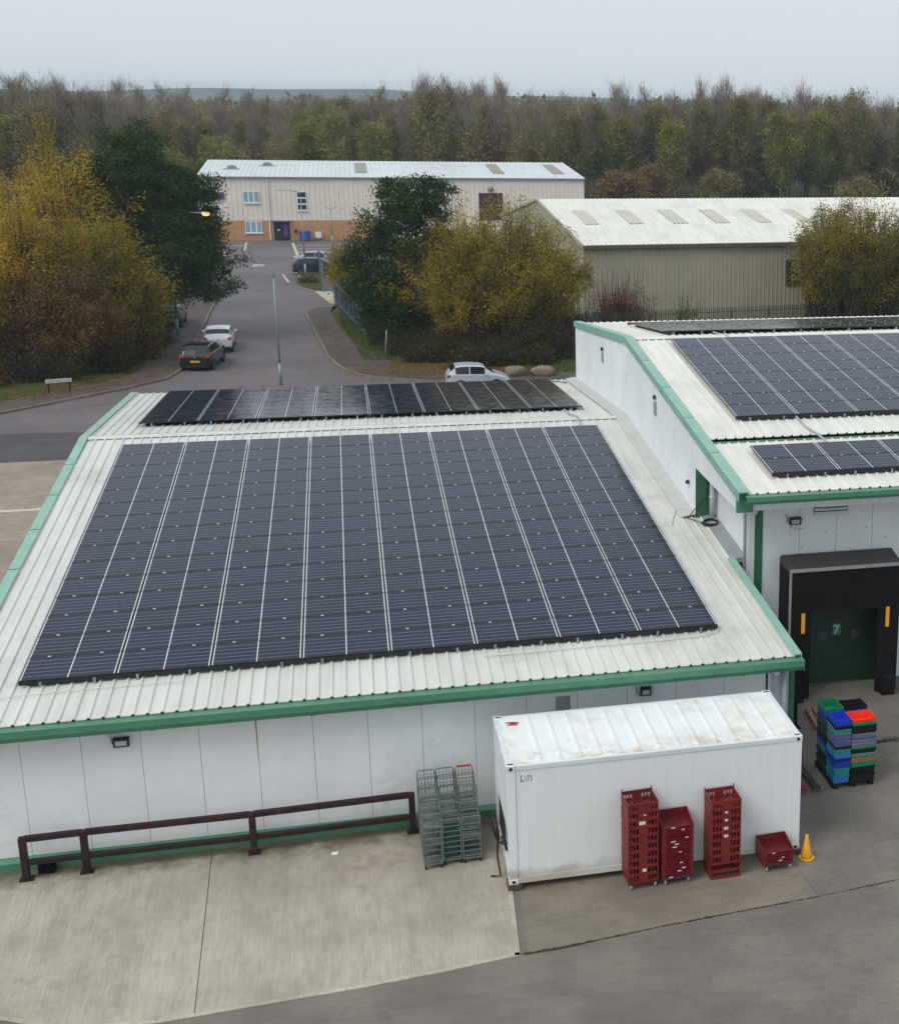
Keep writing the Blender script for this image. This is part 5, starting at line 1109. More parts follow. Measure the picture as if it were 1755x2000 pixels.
# ------------------------------------------------------------------ beige shed
sh = thing('beige_shed', 'beige ribbed shed with long white roof and skylights beyond the fence', 'building', (18.65, 70.0, 0), rz=0.098)
plain('beige_clad', lin(168, 162, 144), 0.55, var=0.08, scale=0.7); plain('beige_dark', lin(92, 88, 76), 0.6)
SL, SD, SE, SR = 44.0, 27.4, 5.55, 7.85
k0 = MB().box(0.05, SL, 0.08, SD, 0, SE - 0.02).build('wall_core', 'beige_clad', sh, world=False)
mb0 = len(sh.children)
def local(parent, fn):
    before = set(o.name for o in bpy.data.objects); fn()
loc_save = sh.location.copy(); sh.location = (0, 0, 0)
rib_wall(sh, 'x', 0.05, 0, SL, lambda x: 0.0, lambda x: SE - 0.15, 'beige_clad', pitch=0.33, depth=0.035, cover=0.99)
sh.location = loc_save
mb = MB(); mb.prism([(0, 0, 0), (0, SD, 0), (0, SD, SE), (0, SD / 2, SR - 0.05), (0, 0, SE)], (0.05, 0, 0)); fix_normals(mb.build('gable_wall', plain('gable_beige', lin(158, 158, 136), 0.6, var=0.08), sh, world=False))
mb = MB(); mb.box(-0.1, SL, -0.28, -0.05, SE - 0.16, SE + 0.06); mb.build('gutter', 'beige_dark', sh, world=False)
for c_ in range(22):
    mb = MB(); x0 = c_ * 2.0; pr = []
    for i in range(6): u = x0 + i / 3; pr += [(u, 0), (u + 0.22, 0), (u + 0.25, 0.04), (u + 0.31, 0.04)]
    pr.append((x0 + 2.0, 0)); n = len(pr)
    mb.add([(x, -0.15, SE + 0.08 + z) for x, z in pr] + [(x, SD / 2, SR + z) for x, z in pr] + [(x, SD + 0.15, SE + 0.08 + z) for x, z in pr], [(i, i + 1, n + i + 1, n + i) for i in range(n - 1)] + [(n + i, n + i + 1, 2 * n + i + 1, 2 * n + i) for i in range(n - 1)])
    mb.build('roof_sheet', 'cream_roof', sh, world=False)
mb = MB(); mb.prism([(-0.12, -0.2, SE - 0.1), (-0.12, SD / 2, SR - 0.1), (-0.12, SD / 2, SR + 0.08), (-0.12, -0.2, SE + 0.12)], (0.13, 0, 0)); mb.prism([(-0.12, SD + .2, SE - 0.1), (-0.12, SD / 2, SR - 0.1), (-0.12, SD / 2, SR + 0.08), (-0.12, SD + .2, SE + 0.12)], (0.13, 0, 0)); fix_normals(mb.build('barge_trim', plain('trim_pale', lin(176, 172, 156), 0.6), sh, world=False))
def on_shed(y): return SE + 0.08 + (y + 0.15) / (SD / 2 + 0.15) * (SR - SE - 0.08)
for i in range(12):
    x = 1.6 + i * 3.4; y0, y1 = 5.6, 9.8
    mb = MB(); mb.add([(x, y0, on_shed(y0) + .05), (x + 1.15, y0, on_shed(y0) + .05), (x + 1.15, y1, on_shed(y1) + .05), (x, y1, on_shed(y1) + .05)], [(0, 1, 2, 3)]); mb.build('skylight', plain('skylight_pale', lin(196, 192, 176), 0.5, var=0.1), sh, world=False)
sgn = MB().box(15.2, 18.0, -0.08, 0.0, 2.5, 4.35).build('sign_board', plain('sign_dark', lin(52, 48, 34), 0.6), sh, world=False)
for txt, z in (('Sh', 3.55), ('oc', 2.85)):
    vs, fs = text_mb(txt, 0.95); mb = MB(); mb.add([(15.55 + v[0] * 0.85, -0.088, z + v[1]) for v in vs], fs); mb.build('lettering', plain('letter_gold', lin(190, 172, 96), 0.5), sh, world=False)
mb = MB(); mb.box(0.15, 0.42, -0.25, 0.0, 3.35, 3.65); mb.build('wall_lamp', 'lamp_black', sh, world=False)

# ------------------------------------------------------------------ vegetation
m_leaf('leaf_dark', [(0.014, 0.036, 0.010), (0.034, 0.070, 0.016), (0.085, 0.125, 0.024)])
m_leaf('leaf_willow', [(0.120, 0.125, 0.018), (0.27, 0.225, 0.022), (0.48, 0.35, 0.026)], 0.4)
m_leaf('leaf_orange', [(0.18, 0.140, 0.022), (0.43, 0.285, 0.026), (0.62, 0.44, 0.036)], 0.4)
m_leaf('leaf_brown', [(0.085, 0.062, 0.024), (0.19, 0.115, 0.030), (0.30, 0.18, 0.04)], 0.35)
m_leaf('leaf_olive', [(0.105, 0.105, 0.026), (0.195, 0.175, 0.040), (0.31, 0.26, 0.055)], 0.35)
m_leaf('leaf_moss', [(0.10, 0.13, 0.02), (0.20, 0.22, 0.028), (0.37, 0.34, 0.034)], 0.4)
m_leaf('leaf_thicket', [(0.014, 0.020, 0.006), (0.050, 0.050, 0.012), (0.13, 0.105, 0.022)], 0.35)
m_leaf('leaf_red', [(0.13, 0.05, 0.045), (0.24, 0.095, 0.08), (0.3, 0.16, 0.12)])
m_leaf('leaf_under', [(0.012, 0.018, 0.006), (0.030, 0.034, 0.010), (0.08, 0.066, 0.016)])
m_leaf('twig_brown', [(0.16, 0.125, 0.095), (0.27, 0.22, 0.175), (0.40, 0.35, 0.30)], 0.2)
m_leaf('litter', [(0.06, 0.03, 0.014), (0.16, 0.08, 0.024), (0.32, 0.2, 0.04)], 0.1)
plain('bark', (0.036, 0.029, 0.021), 0.9, var=0.4, scale=6); plain('bark_pale', (0.20, 0.175, 0.145), 0.9, var=0.35, scale=6)

def np_mesh(name, V, F, mat, tint=None, parent=None):
    me = bpy.data.meshes.new(name); n, m_ = len(V), len(F); kf = F.shape[1]
    me.vertices.add(n); me.vertices.foreach_set('co', V.astype(np.float32).ravel())
    me.loops.add(m_ * kf); me.loops.foreach_set('vertex_index', F.astype(np.int32).ravel())
    me.polygons.add(m_); me.polygons.foreach_set('loop_start', np.arange(0, m_ * kf, kf, dtype=np.int32))
    if tint is not None:
        at = me.attributes.new('tint', 'FLOAT', 'POINT'); at.data.foreach_set('value', tint.astype(np.float32))
    me.materials.append(MATS[mat]); me.update(calc_edges=True)
    o = bpy.data.objects.new(name, me); COL.objects.link(o); o.parent = parent; return o
def unit(v): return v / np.maximum(np.linalg.norm(v, axis=-1, keepdims=True), 1e-9)
def cards(C, length, width, r, axis=None, spread=1.0):
    """diamond leaf faces at centres C; axis: preferred long direction"""
    n = len(C); a = r.normal(size=(n, 3))
    if axis is not None: a = unit(axis) + a * spread
    a = unit(a); b = unit(np.cross(a, r.normal(size=(n, 3))))
    L = (np.asarray(length) * r.uniform(0.7, 1.3, n))[:, None] / 2; Wd = (np.asarray(width) * r.uniform(0.7, 1.3, n))[:, None] / 2
    V = np.stack([C - a * L, C + b * Wd, C + a * L, C - b * Wd], 1).reshape(-1, 3)
    return V, np.arange(n * 4).reshape(n, 4)
def tubes(P, r0, r1, n=4):
    """P: (m,k,3) paths, r0/r1: (m,) radii -> verts, quads"""
    m_, k_, _ = P.shape; T = unit(np.gradient(P, axis=1)); ref = np.where(np.abs(T[..., 2:3]) > 0.9, np.array([1., 0, 0]), np.array([0, 0, 1.]))
    a = unit(np.cross(T, ref)); b = np.cross(T, a); t = np.linspace(0, 1, k_)[None, :, None]; R = r0[:, None, None] * (1 - t) + r1[:, None, None] * t
    rings = np.stack([P + (a * math.cos(q_) + b * math.sin(q_)) * R for q_ in np.arange(n) * 2 * math.pi / n], 2)
    V = rings.reshape(-1, 3); i, j, s_ = np.meshgrid(np.arange(m_), np.arange(k_ - 1), np.arange(n), indexing='ij'); base = (i * k_ + j) * n
    F = np.stack([base + s_, base + (s_ + 1) % n, base + n + (s_ + 1) % n, base + n + s_], -1).reshape(-1, 4); return V, F
def join(parts):
    Vs, Fs, Ts = [], [], []; off = 0
    for V, F, T in parts: Vs.append(V); Fs.append(F + off); Ts.append(T if T is not None else np.zeros(len(V))); off += len(V)
    return np.concatenate(Vs), np.concatenate(Fs), np.concatenate(Ts)
def bez(a, b, c_, k_): t = np.linspace(0, 1, k_)[None, :, None]; return a[:, None] * (1 - t) ** 2 + 2 * b[:, None] * t * (1 - t) + c_[:, None] * t ** 2

def broad_tree(name, label, loc, lobes, H, trunk_r, seed, mat='leaf_dark', nclump=420, nleaf=130, leaf=0.17, lean=(0, 0), group=None, tint_fn=None, bark='bark', sig=0.42):
    r = np.random.default_rng(seed); t = thing(name, label, 'tree', loc, group)
    L = np.array(lobes, float); wgt = (L[:, 3] * L[:, 4] * L[:, 5]) ** 0.7; idx = r.choice(len(L), nclump, p=wgt / wgt.sum())
    d = unit(r.normal(size=(nclump, 3))); rad = r.uniform(0, 1, nclump) ** (1 / 2.6); rad *= r.uniform(0.85, 1.12, nclump)
    C = L[idx, :3] + d * rad[:, None] * L[idx, 3:6]; C[:, 2] = np.maximum(C[:, 2], 0.5)
    # trunk and limbs
    k_ = 10; zz = np.linspace(0, 1, k_); tr = np.stack([lean[0] * zz + 0.12 * np.sin(zz * 5 + seed), lean[1] * zz + 0.1 * np.cos(zz * 4), zz * H * 0.9], -1)[None]
    parts = [(*tubes(tr, np.array([trunk_r]), np.array([trunk_r * 0.2]), 8), None)]
    lc = L[:, :3]; z0 = np.clip((lc[:, 2] - L[:, 5] * 0.9) / (H * 0.9), 0.12, 0.85); st = np.stack([np.interp(z0, zz, tr[0, :, i]) for i in range(3)], -1)
    mid = (st + lc) / 2 + np.array([0, 0, -0.2]); limb = bez(st, mid, lc, 6); parts.append((*tubes(limb, np.full(len(L), trunk_r * 0.45), np.full(len(L), trunk_r * 0.16), 6), None))
    s0 = limb[idx, r.integers(2, 6, nclump)]; mm = (s0 + C) / 2 + r.normal(0, 0.2, (nclump, 3)); tw = bez(s0, mm, C, 4); parts.append((*tubes(tw, np.full(nclump, 0.035), np.full(nclump, 0.008), 3), None))
    V, F, _ = join(parts); np_mesh('trunk', V, F, bark, None, t)
    n = nclump * nleaf; ci = np.repeat(np.arange(nclump), nleaf); csz = r.uniform(0.6, 1.25, nclump)
    Lc = C[ci] + r.normal(size=(n, 3)) * np.array([sig, sig, sig * 0.62]) * csz[ci][:, None]; Lc[:, 2] = np.maximum(Lc[:, 2], 0.2)
    V, F = cards(Lc, leaf, leaf * 0.62, r)
    ct_ = r.uniform(0, 1, nclump); tint = np.clip(0.55 * ct_[ci] + 0.45 * r.uniform(0, 1, n), 0, 1)
    if tint_fn is not None: tint = np.clip(tint_fn(tint, Lc, r), 0, 1)
    np_mesh('crown', V, F, mat, np.repeat(tint, 4), t); return t

def willow(name, label, loc, H, R, seed, mat, nwhip=260, nleaf=170, leaf=0.155, base_r=0.8, squash=(1, 1), group=None, low=0.28, tint_bias=0.0, flat=0.5, lean=(0, 0), bark='bark', jit=0.24, green=None):
    r = np.random.default_rng(seed); t = thing(name, label, 'tree', loc, group)
    th = r.uniform(0, 2 * math.pi, nwhip); rr = np.sqrt(r.uniform(0, 1, nwhip)); bumpy = 1 + 0.14 * np.sin(3 * th + seed) + 0.09 * np.sin(7 * th + seed * 2)
    tip = np.stack([np.cos(th) * rr * R * squash[0] * bumpy + lean[0], np.sin(th) * rr * R * squash[1] * bumpy + lean[1], H * (1 - flat * rr ** 2.2) * r.uniform(0.62, 1.04, nwhip)], -1)
    bth = th + r.normal(0, 0.5, nwhip); br = base_r * np.sqrt(r.uniform(0, 1, nwhip)); base = np.stack([np.cos(bth) * br * squash[0], np.sin(bth) * br * squash[1], np.zeros(nwhip)], -1)
    mid = base * 0.5 + tip * 0.5; mid[:, :2] = base[:, :2] + (tip[:, :2] - base[:, :2]) * 0.42; mid[:, 2] = tip[:, 2] * 0.62
    P = bez(base, mid, tip, 7); V, F = tubes(P, r.uniform(0.03, 0.075, nwhip), np.full(nwhip, 0.008), 4)
    # side shoots
    ns = nwhip * 5; wi = r.integers(0, nwhip, ns); ts = r.uniform(0.3, 0.97, ns); s0 = (base[wi] * ((1 - ts) ** 2)[:, None] + 2 * mid[wi] * (ts * (1 - ts))[:, None] + tip[wi] * (ts ** 2)[:, None])
    dirv = unit(tip[wi] - base[wi]) + r.normal(0, 0.42, (ns, 3)); s1 = s0 + unit(dirv) * (r.uniform(0.5, 1.3, ns) * (H / 9) ** 0.5)[:, None]; s1[:, 2] = np.maximum(s1[:, 2], 0.3)
    V2, F2 = tubes(bez(s0, (s0 + s1) / 2 + r.normal(0, 0.07, (ns, 3)), s1, 3), np.full(ns, 0.014), np.full(ns, 0.004), 3)
    Va, Fa, _ = join([(V, F, None), (V2, F2, None)]); np_mesh('stems', Va, Fa, bark, None, t)
    n = int(nwhip * nleaf * 1.4); si = r.integers(0, ns, n); u = r.uniform(0, 1.06, n)[:, None]
    Lc = s0[si] * (1 - u) + s1[si] * u + r.normal(0, jit, (n, 3)) * np.array([1, 1, 0.8])
    keep = Lc[:, 2] > low * H * r.uniform(0.35, 1.2, n); Lc = Lc[keep]; si = si[keep]; n = len(Lc)
    V, F = cards(Lc, leaf * 1.08, leaf * 0.46, r, axis=np.tile(np.array([[0, 0, -0.35]]), (n, 1)) + 0.4 * unit(s1[si] - s0[si]), spread=0.55)
    ct_ = r.uniform(0, 1, ns); hz = Lc[:, 2] / H; big = 0.5 + 0.5 * np.sin(Lc[:, 0] * 0.8 + seed) * np.cos(Lc[:, 2] * 0.9 + seed * 1.7 + Lc[:, 1] * 0.5)
    tint = np.clip(0.35 * ct_[si] + 0.25 * r.uniform(0, 1, n) + 0.4 * big + tint_bias, 0, 1)
    np_mesh('crown', V, F, mat, np.repeat(tint, 4), t); return t

# roadside trees, left of the side road
willow('willow_tree', 'tall orange-gold willow at the back of the roadside clump', (-13.6, 68.5, 0.05), 11.9, 4.6, 11, 'leaf_orange', 240, 170, squash=(1.15, 0.9), tint_bias=0.12, flat=0.28)
willow('willow_tree', 'slender yellow willow rising behind the orange willows', (-16.2, 78, 0.05), 13.6, 1.5, 12, 'leaf_willow', 70, 170, tint_bias=0.2, flat=0.2, low=0.5)
willow('willow_tree', 'broad orange willow above the street name sign', (-14.6, 60.5, 0.05), 9.6, 4.3, 13, 'leaf_orange', 270, 170, squash=(1.05, 0.9), tint_bias=0.05, flat=0.42, low=0.12)
willow('willow_tree', 'yellow-olive willow leaning over the parked black hatchback', (-11.0, 60.4, 0.05), 8.4, 3.3, 14, 'leaf_willow', 230, 165, squash=(1.1, 0.85), tint_bias=0.02, flat=0.5, low=0.03, base_r=2.0)
willow('willow_tree', 'low brown willow with bare stems behind the street name sign', (-12.6, 57.3, 0.05), 6.2, 3.2, 16, 'leaf_brown', 190, 120, squash=(1.15, 0.8), tint_bias=0.0, flat=0.5, low=0.03, base_r=2.0)
willow('willow_tree', 'olive willow at the far left of the roadside clump', (-17.6, 56.5, 0.05), 7.0, 2.8, 15, 'leaf_willow', 150, 150, tint_bias=-0.15, flat=0.45)
broad_tree('alder_tree', 'tall deep green alder spreading over the side road', (-9.3, 68.2, 0.05),
           [(-0.1, 0, 11.6, 1.9, 1.6, 1.9), (-1.6, 0, 8.6, 2.2, 2.0, 2.2), (1.2, 0, 9.4, 2.0, 1.8, 1.9), (2.4, -0.3, 7.0, 2.3, 1.8, 1.5), (0.0, 0, 6.6, 2.8, 2.2, 2.0), (4.3, -0.8, 5.3, 1.7, 1.2, 0.8), (2.8, -0.8, 4.5, 2.0, 1.6, 1.1), (4.1, -0.9, 3.4, 1.5, 1.2, 0.8), (2.2, -1.4, 5.8, 1.8, 1.2, 1.2), (1.4, -0.3, 3.3, 2.0, 1.6, 0.9), (-1.5, 0, 5, 2.2, 2, 1.8), (3.2, -0.3, 8.7, 1.5, 1.0, 1.1), (2.6, -0.3, 9.9, 1.2, 1.0, 0.8), (-2.2, 0, 10.2, 1.2, 1.1, 1.1), (3.6, -0.4, 6.4, 1.4, 1.1, 0.8), (3.4, -0.3, 9.4, 1.3, 1.0, 0.9), (4.0, -0.4, 7.6, 1.1, 1.0, 0.8)], 12.6, 0.24, 21, nclump=680, nleaf=125, leaf=0.165, sig=0.37)
# middle clump
broad_tree('alder_tree', 'deep green alder standing beside the palisade fence', (7.0, 62.4, 0.05),
           [(-0.4, 0, 8.6, 1.5, 1.4, 1.9), (1.3, 0.2, 9.3, 1.1, 1.1, 1.6), (-2.2, 0, 7.0, 1.5, 1.4, 1.4), (-3.4, 0, 5.4, 1.1, 1.1, 1.1), (-2.4, 0, 4.2, 1.8, 1.5, 1.4), (0.2, 0, 5.6, 2.2, 1.8, 1.9), (1.8, 0, 6.6, 1.3, 1.2, 1.6), (-1.2, 0, 3.0, 2.0, 1.6, 1.0), (-3.2, 0, 3.2, 1.1, 1, 0.8), (-1.4, 0, 9.6, 0.7, 0.7, 1.0), (-0.4, 0, 1.9, 2.0, 1.3, 1.1), (-2.4, 0, 2.1, 1.4, 1.2, 1.0), (1.6, 0, 4.2, 1.6, 1.3, 1.6)], 10.6, 0.17, 22, nclump=480, nleaf=120, leaf=0.16, sig=0.33)
willow('willow_tree', 'wide golden willow between the deep green alder and beige shed', (11.7, 61.0, 0.05), 9.3, 5.6, 31, 'leaf_willow', 380, 165, squash=(1.08, 0.72), tint_bias=0.06, flat=0.45, low=0.0, base_r=3.0)
willow('willow_tree', 'small golden willow tucked against the deep green alder', (9.2, 60.2, 0.05), 6.6, 2.0, 32, 'leaf_willow', 120, 150, tint_bias=0.2, flat=0.4, low=0.25)
willow('willow_tree', 'pale yellow willow sapling behind the fence by the crossing', (2.7, 84.5, 0.05), 4.6, 1.2, 33, 'leaf_willow', 60, 110, tint_bias=0.2, flat=0.4, low=0.2)
willow('willow_tree', 'thin leafless sapling beside the golden willow', (14.5, 62.2, 0.05), 8.4, 1.6, 36, 'leaf_olive', 40, 45, tint_bias=0.3, flat=0.3, low=0.4)
# right
willow('willow_tree', 'bushy olive-gold willow before the shed sign board', (36.9, 65.4, 0.05), 9.2, 4.9, 34, 'leaf_willow', 320, 160, squash=(1.0, 0.7), tint_bias=-0.10, flat=0.3, low=0.0, base_r=3.6)
willow('willow_tree', 'bushy willow at the end of the grey fence', (42.8, 66.4, 0.05), 9.0, 4.0, 35, 'leaf_willow', 220, 150, squash=(1.0, 0.8), tint_bias=-0.1, flat=0.35, low=0.0, base_r=3.0)

def shrub(name, label, loc, size, seed, mat, n=9000, leaf=0.13, group=None, cat='shrub', twigs=160, clump=90):
    r = np.random.default_rng(seed); t = thing(name, label, cat, loc, group); S = np.array(size)
    cc = r.uniform(-1, 1, (clump, 3)); cc[:, 2] = np.abs(cc[:, 2]) ** 0.8; cc *= (0.55 + 0.45 * r.uniform(0, 1, (clump, 1))); cc = cc * S * np.array([1, 1, 0.9]); cc[:, 2] *= 0.72 + 0.5 * np.sin(cc[:, 0] * 2.1 + seed) ** 2
    ci = r.integers(0, clump, n); Lc = cc[ci] + r.normal(0, 1, (n, 3)) * np.array([0.3, 0.3, 0.24]); Lc[:, 2] = np.maximum(np.abs(Lc[:, 2]), 0.06)
    V, F = cards(Lc, leaf, leaf * 0.6, r); ct_ = r.uniform(0, 1, clump); np_mesh('foliage', V, F, mat, np.repeat(np.clip(0.6 * ct_[ci] + 0.4 * r.uniform(0, 1, n), 0, 1), 4), t)
    b = np.stack([r.uniform(-.8, .8, twigs) * S[0], r.uniform(-.8, .8, twigs) * S[1], np.zeros(twigs)], -1); e = b + np.stack([r.normal(0, 0.5, twigs), r.normal(0, 0.4, twigs), r.uniform(0.5, 1.25, twigs) * S[2]], -1)
    V, F = tubes(bez(b, (b + e) / 2 + r.normal(0, 0.15, (twigs, 3)), e, 4), np.full(twigs, 0.022), np.full(twigs, 0.006), 3); np_mesh('stems', V, F, 'bark', None, t); return t
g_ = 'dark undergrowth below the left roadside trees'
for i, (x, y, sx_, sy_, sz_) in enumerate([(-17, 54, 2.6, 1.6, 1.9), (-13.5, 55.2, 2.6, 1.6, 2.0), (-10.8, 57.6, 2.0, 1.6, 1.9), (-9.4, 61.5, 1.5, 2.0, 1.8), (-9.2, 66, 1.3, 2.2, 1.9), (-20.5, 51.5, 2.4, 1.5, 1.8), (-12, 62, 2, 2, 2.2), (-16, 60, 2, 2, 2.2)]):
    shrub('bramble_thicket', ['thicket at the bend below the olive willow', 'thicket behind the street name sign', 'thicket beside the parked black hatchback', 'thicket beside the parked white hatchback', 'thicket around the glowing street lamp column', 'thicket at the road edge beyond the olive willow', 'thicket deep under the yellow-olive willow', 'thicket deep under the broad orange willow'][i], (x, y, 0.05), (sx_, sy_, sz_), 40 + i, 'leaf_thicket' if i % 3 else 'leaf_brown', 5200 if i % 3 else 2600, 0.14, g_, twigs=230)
for i, (x, y, sx_, sy_, sz_) in enumerate([(6.4, 60.6, 1.7, 1.3, 1.6), (8.8, 58.6, 1.8, 1.3, 1.7), (11.3, 57.6, 1.9, 1.3, 1.8), (14.2, 57.6, 1.9, 1.4, 1.9), (16.6, 59.4, 1.9, 1.6, 2.2), (10.5, 61.5, 3.0, 1.5, 2.0), (15.2, 62.6, 2.6, 1.2, 2.4), (5.2, 65.4, 1.1, 2.2, 1.5), (4.9, 70.5, 1.2, 2.4, 1.9), (4.2, 76.5, 1.2, 2.6, 2.0), (7.5, 68, 1.6, 2.2, 2.2), (7.3, 57.6, 1.2, 0.8, 0.9), (10.2, 55.6, 1.6, 0.8, 1.0), (13.2, 55.6, 1.2, 0.7, 0.8)]):  # verge fence thickets are added to stand in for darkness under the trees
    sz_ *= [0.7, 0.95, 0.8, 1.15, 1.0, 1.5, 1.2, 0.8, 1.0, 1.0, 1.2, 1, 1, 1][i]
    shrub('bramble_thicket', ['thicket at the foot of the fence-side alder', 'thicket behind the leaning grey post', 'thicket beyond the silver hatchback', 'thicket behind the two boulders', 'thicket beside the warehouse wall corner', 'thicket deep under the golden willow', 'thicket between the golden willow and the grey fence', 'thicket added as tree shade at the near end of the verge fence', 'thicket added as tree shade along the middle of the verge fence', 'thicket added as tree shade at the far end of the verge fence', 'thicket deep behind the fence-side alder', 'low scrub beside the leaning grey post', 'low scrub at the kerb beyond the silver hatchback', 'low scrub just behind the boulders'][i], (x, y, 0.05), (sx_, sy_, sz_), 60 + i, 'leaf_thicket', 5600, 0.14, 'dark undergrowth below the middle trees', twigs=200)
shrub('red_shrub', 'red-leaved shrub behind the grey palisade fence', (20.2, 65.6, 0.05), (1.5, 0.8, 3.6), 80, 'leaf_red', 7000, 0.13)
shrub('fence_sapling', 'small green sapling at the fence before the beige wall', (25.0, 66.2, 0.05), (0.5, 0.5, 2.6), 81, 'leaf_moss', 500, 0.14, twigs=30, clump=24)
shrub('fence_sapling', 'sparse brown sapling beside the red-leaved shrub', (22.0, 66.0, 0.05), (0.7, 0.5, 2.6), 82, 'leaf_brown', 500, 0.14, twigs=34, clump=24)
shrub('kerb_shrub', 'low green bush on the grass by the gate post', (-0.2, 97.2, 0.05), (0.7, 0.7, 0.7), 83, 'leaf_moss', 1500, 0.1)

# fallen leaves
r = np.random.default_rng(77); C = []
for a, b, n, s_ in [((3.2, 54.6), (12, 51.6), 2600, 0.8), ((2.4, 58), (1.4, 74), 900, 0.7), ((-13, 50), (-7.5, 56), 1500, 0.9), ((-18, 46.5), (-12, 51), 900, 0.9), ((2.0, 48.8), (13, 48.6), 3200, 0.7), ((-6, 50), (2, 49), 700, 1.2)]:
    t_ = r.uniform(0, 1, n)[:, None]; C.append(np.array(a) * (1 - t_) + np.array(b) * t_ + r.normal(0, s_, (n, 2)))
t_ = r.uniform(0, 1, 9000)[:, None]; C.append(np.array((5.6, 56.5)) * (1 - t_) + np.array((12.8, 54.3)) * t_ + r.normal(0, 1.0, (9000, 2)))
C = np.concatenate(C); C = np.concatenate([C, np.full((len(C), 1), 0.112)], 1); C[C[:, 1] < 49.4, 2] = 0.012
V, F = cards(C, 0.13, 0.09, r); V[:, 2] = np.repeat(C[:, 2], 4) + (V[:, 2] - np.repeat(C[:, 2], 4)) * 0.2
tag(np_mesh('fallen_leaves', V, F, 'litter', np.repeat(r.uniform(0, 1, len(C)), 4)), 'brown and yellow fallen leaves along the pavements', 'leaves', kind='stuff')
n = 60000; C = np.stack([r.uniform(2.2, 20, n), r.uniform(52.5, 84, n), np.full(n, 0.12)], -1); C = C[(C[:, 0] < 5.6) | (C[:, 1] < 57)]; C = C[(C[:, 0] > 12.6) | (C[:, 1] > 58.0)]; C = C[C[:, 0] > 2.85 - (C[:, 1] - 66) * 0.085]
V, F = cards(C, 0.22, 0.03, r, axis=np.tile(np.array([[0, 0, 1.0]]), (len(C), 1)), spread=0.4); m_leaf('grass_blade', [(0.045, 0.08, 0.014), (0.08, 0.135, 0.022), (0.14, 0.17, 0.03)])
tag(np_mesh('grass', V, F, 'grass_blade', np.repeat(r.uniform(0, 1, len(C)), 4)), 'short green grass of the verges', 'grass', kind='stuff')

# background wood
def poplar_parts(seed, H, leafiness, leafmat, spread=0.17, nb=95, crown0=0.22, twigw=0.05, round_=0.0, leaf_top=9.0):
    r = np.random.default_rng(seed); zz = np.linspace(0, 1, 7); tr = np.stack([0.25 * np.sin(zz * 4 + seed), 0.2 * np.cos(zz * 3 + seed), zz * H], -1)[None]
    parts = [(*tubes(tr, np.array([0.16]), np.array([0.03]), 5), None)]
    z0 = crown0 + (0.93 - crown0) * r.uniform(0, 1, nb) ** 0.8; st = np.stack([np.interp(z0, zz, tr[0, :, i]) for i in range(3)], -1); th = r.uniform(0, 2 * math.pi, nb)
    prof = np.sin(np.clip((z0 - crown0) / (1 - crown0), 0, 1) * math.pi * 0.92 + 0.25) if round_ else 0.34 + (1.0 - z0) * 0.9
    ln = H * spread * np.clip(prof, 0.12, 1.2) * r.uniform(0.55, 1.15, nb); up = r.uniform(1.0, 2.3, nb) * (1 - 0.6 * round_)
    en = st + np.stack([np.cos(th) * ln, np.sin(th) * ln, ln * up], -1); en[:, 2] = np.minimum(en[:, 2], H * r.uniform(0.86, 1.04, nb))
    parts.append((*tubes(bez(st, st * 0.45 + en * 0.55 - np.array([0, 0, 0.3]), en, 4), np.full(nb, 0.055), np.full(nb, 0.016), 3), None)); V, F, _ = join(parts)
    nt_ = nb * 16; bi = r.integers(0, nb, nt_); u = r.uniform(0.25, 1.0, nt_)[:, None]; C = st[bi] * (1 - u) + en[bi] * u + r.normal(0, 0.32, (nt_, 3)) + np.array([0, 0, 0.3])
    TV, TF = cards(C, 1.5, twigw, r, axis=unit(en[bi] - st[bi]) + np.array([0, 0, 1.2]), spread=0.26); tt = np.repeat(np.clip(0.4 + r.normal(0, 0.28, nt_), 0, 1), 4)
    nl = int(nb * 60 * leafiness); LV = None
    if nl:
        bi = r.integers(0, nb, nl); u = r.uniform(0.15, 1.05, nl)[:, None]; C = st[bi] * (1 - u) + en[bi] * u + r.normal(0, 0.5, (nl, 3)); ct_ = r.uniform(0, 1, nb)
        kp = C[:, 2] < H * leaf_top * r.uniform(0.75, 1.15, nl); C, bi = C[kp], bi[kp]; nl = len(C)
        LV, LF = cards(C, 0.36, 0.25, r); lt = np.repeat(np.clip(0.6 * ct_[bi] + 0.4 * r.uniform(0, 1, nl), 0, 1), 4)
    return (V, F), (TV, TF, tt), (LV, LF, lt) if nl else None
def bg_proto(seed, H, leafiness, leafmat, **kw):
    (V, F), (TV, TF, tt), lf = poplar_parts(seed, H, leafiness, leafmat, **kw)
    a = np_mesh('trunk', V, F, 'bark_pale'); b = np_mesh('crown', TV, TF, 'twig_brown', tt); meshes = [('trunk', a.data), ('twigs', b.data)]
    bpy.data.objects.remove(a); bpy.data.objects.remove(b)
    if lf: c_ = np_mesh('foliage', lf[0], lf[1], leafmat, lf[2]); meshes.append(('crown', c_.data)); bpy.data.objects.remove(c_)
    return meshes
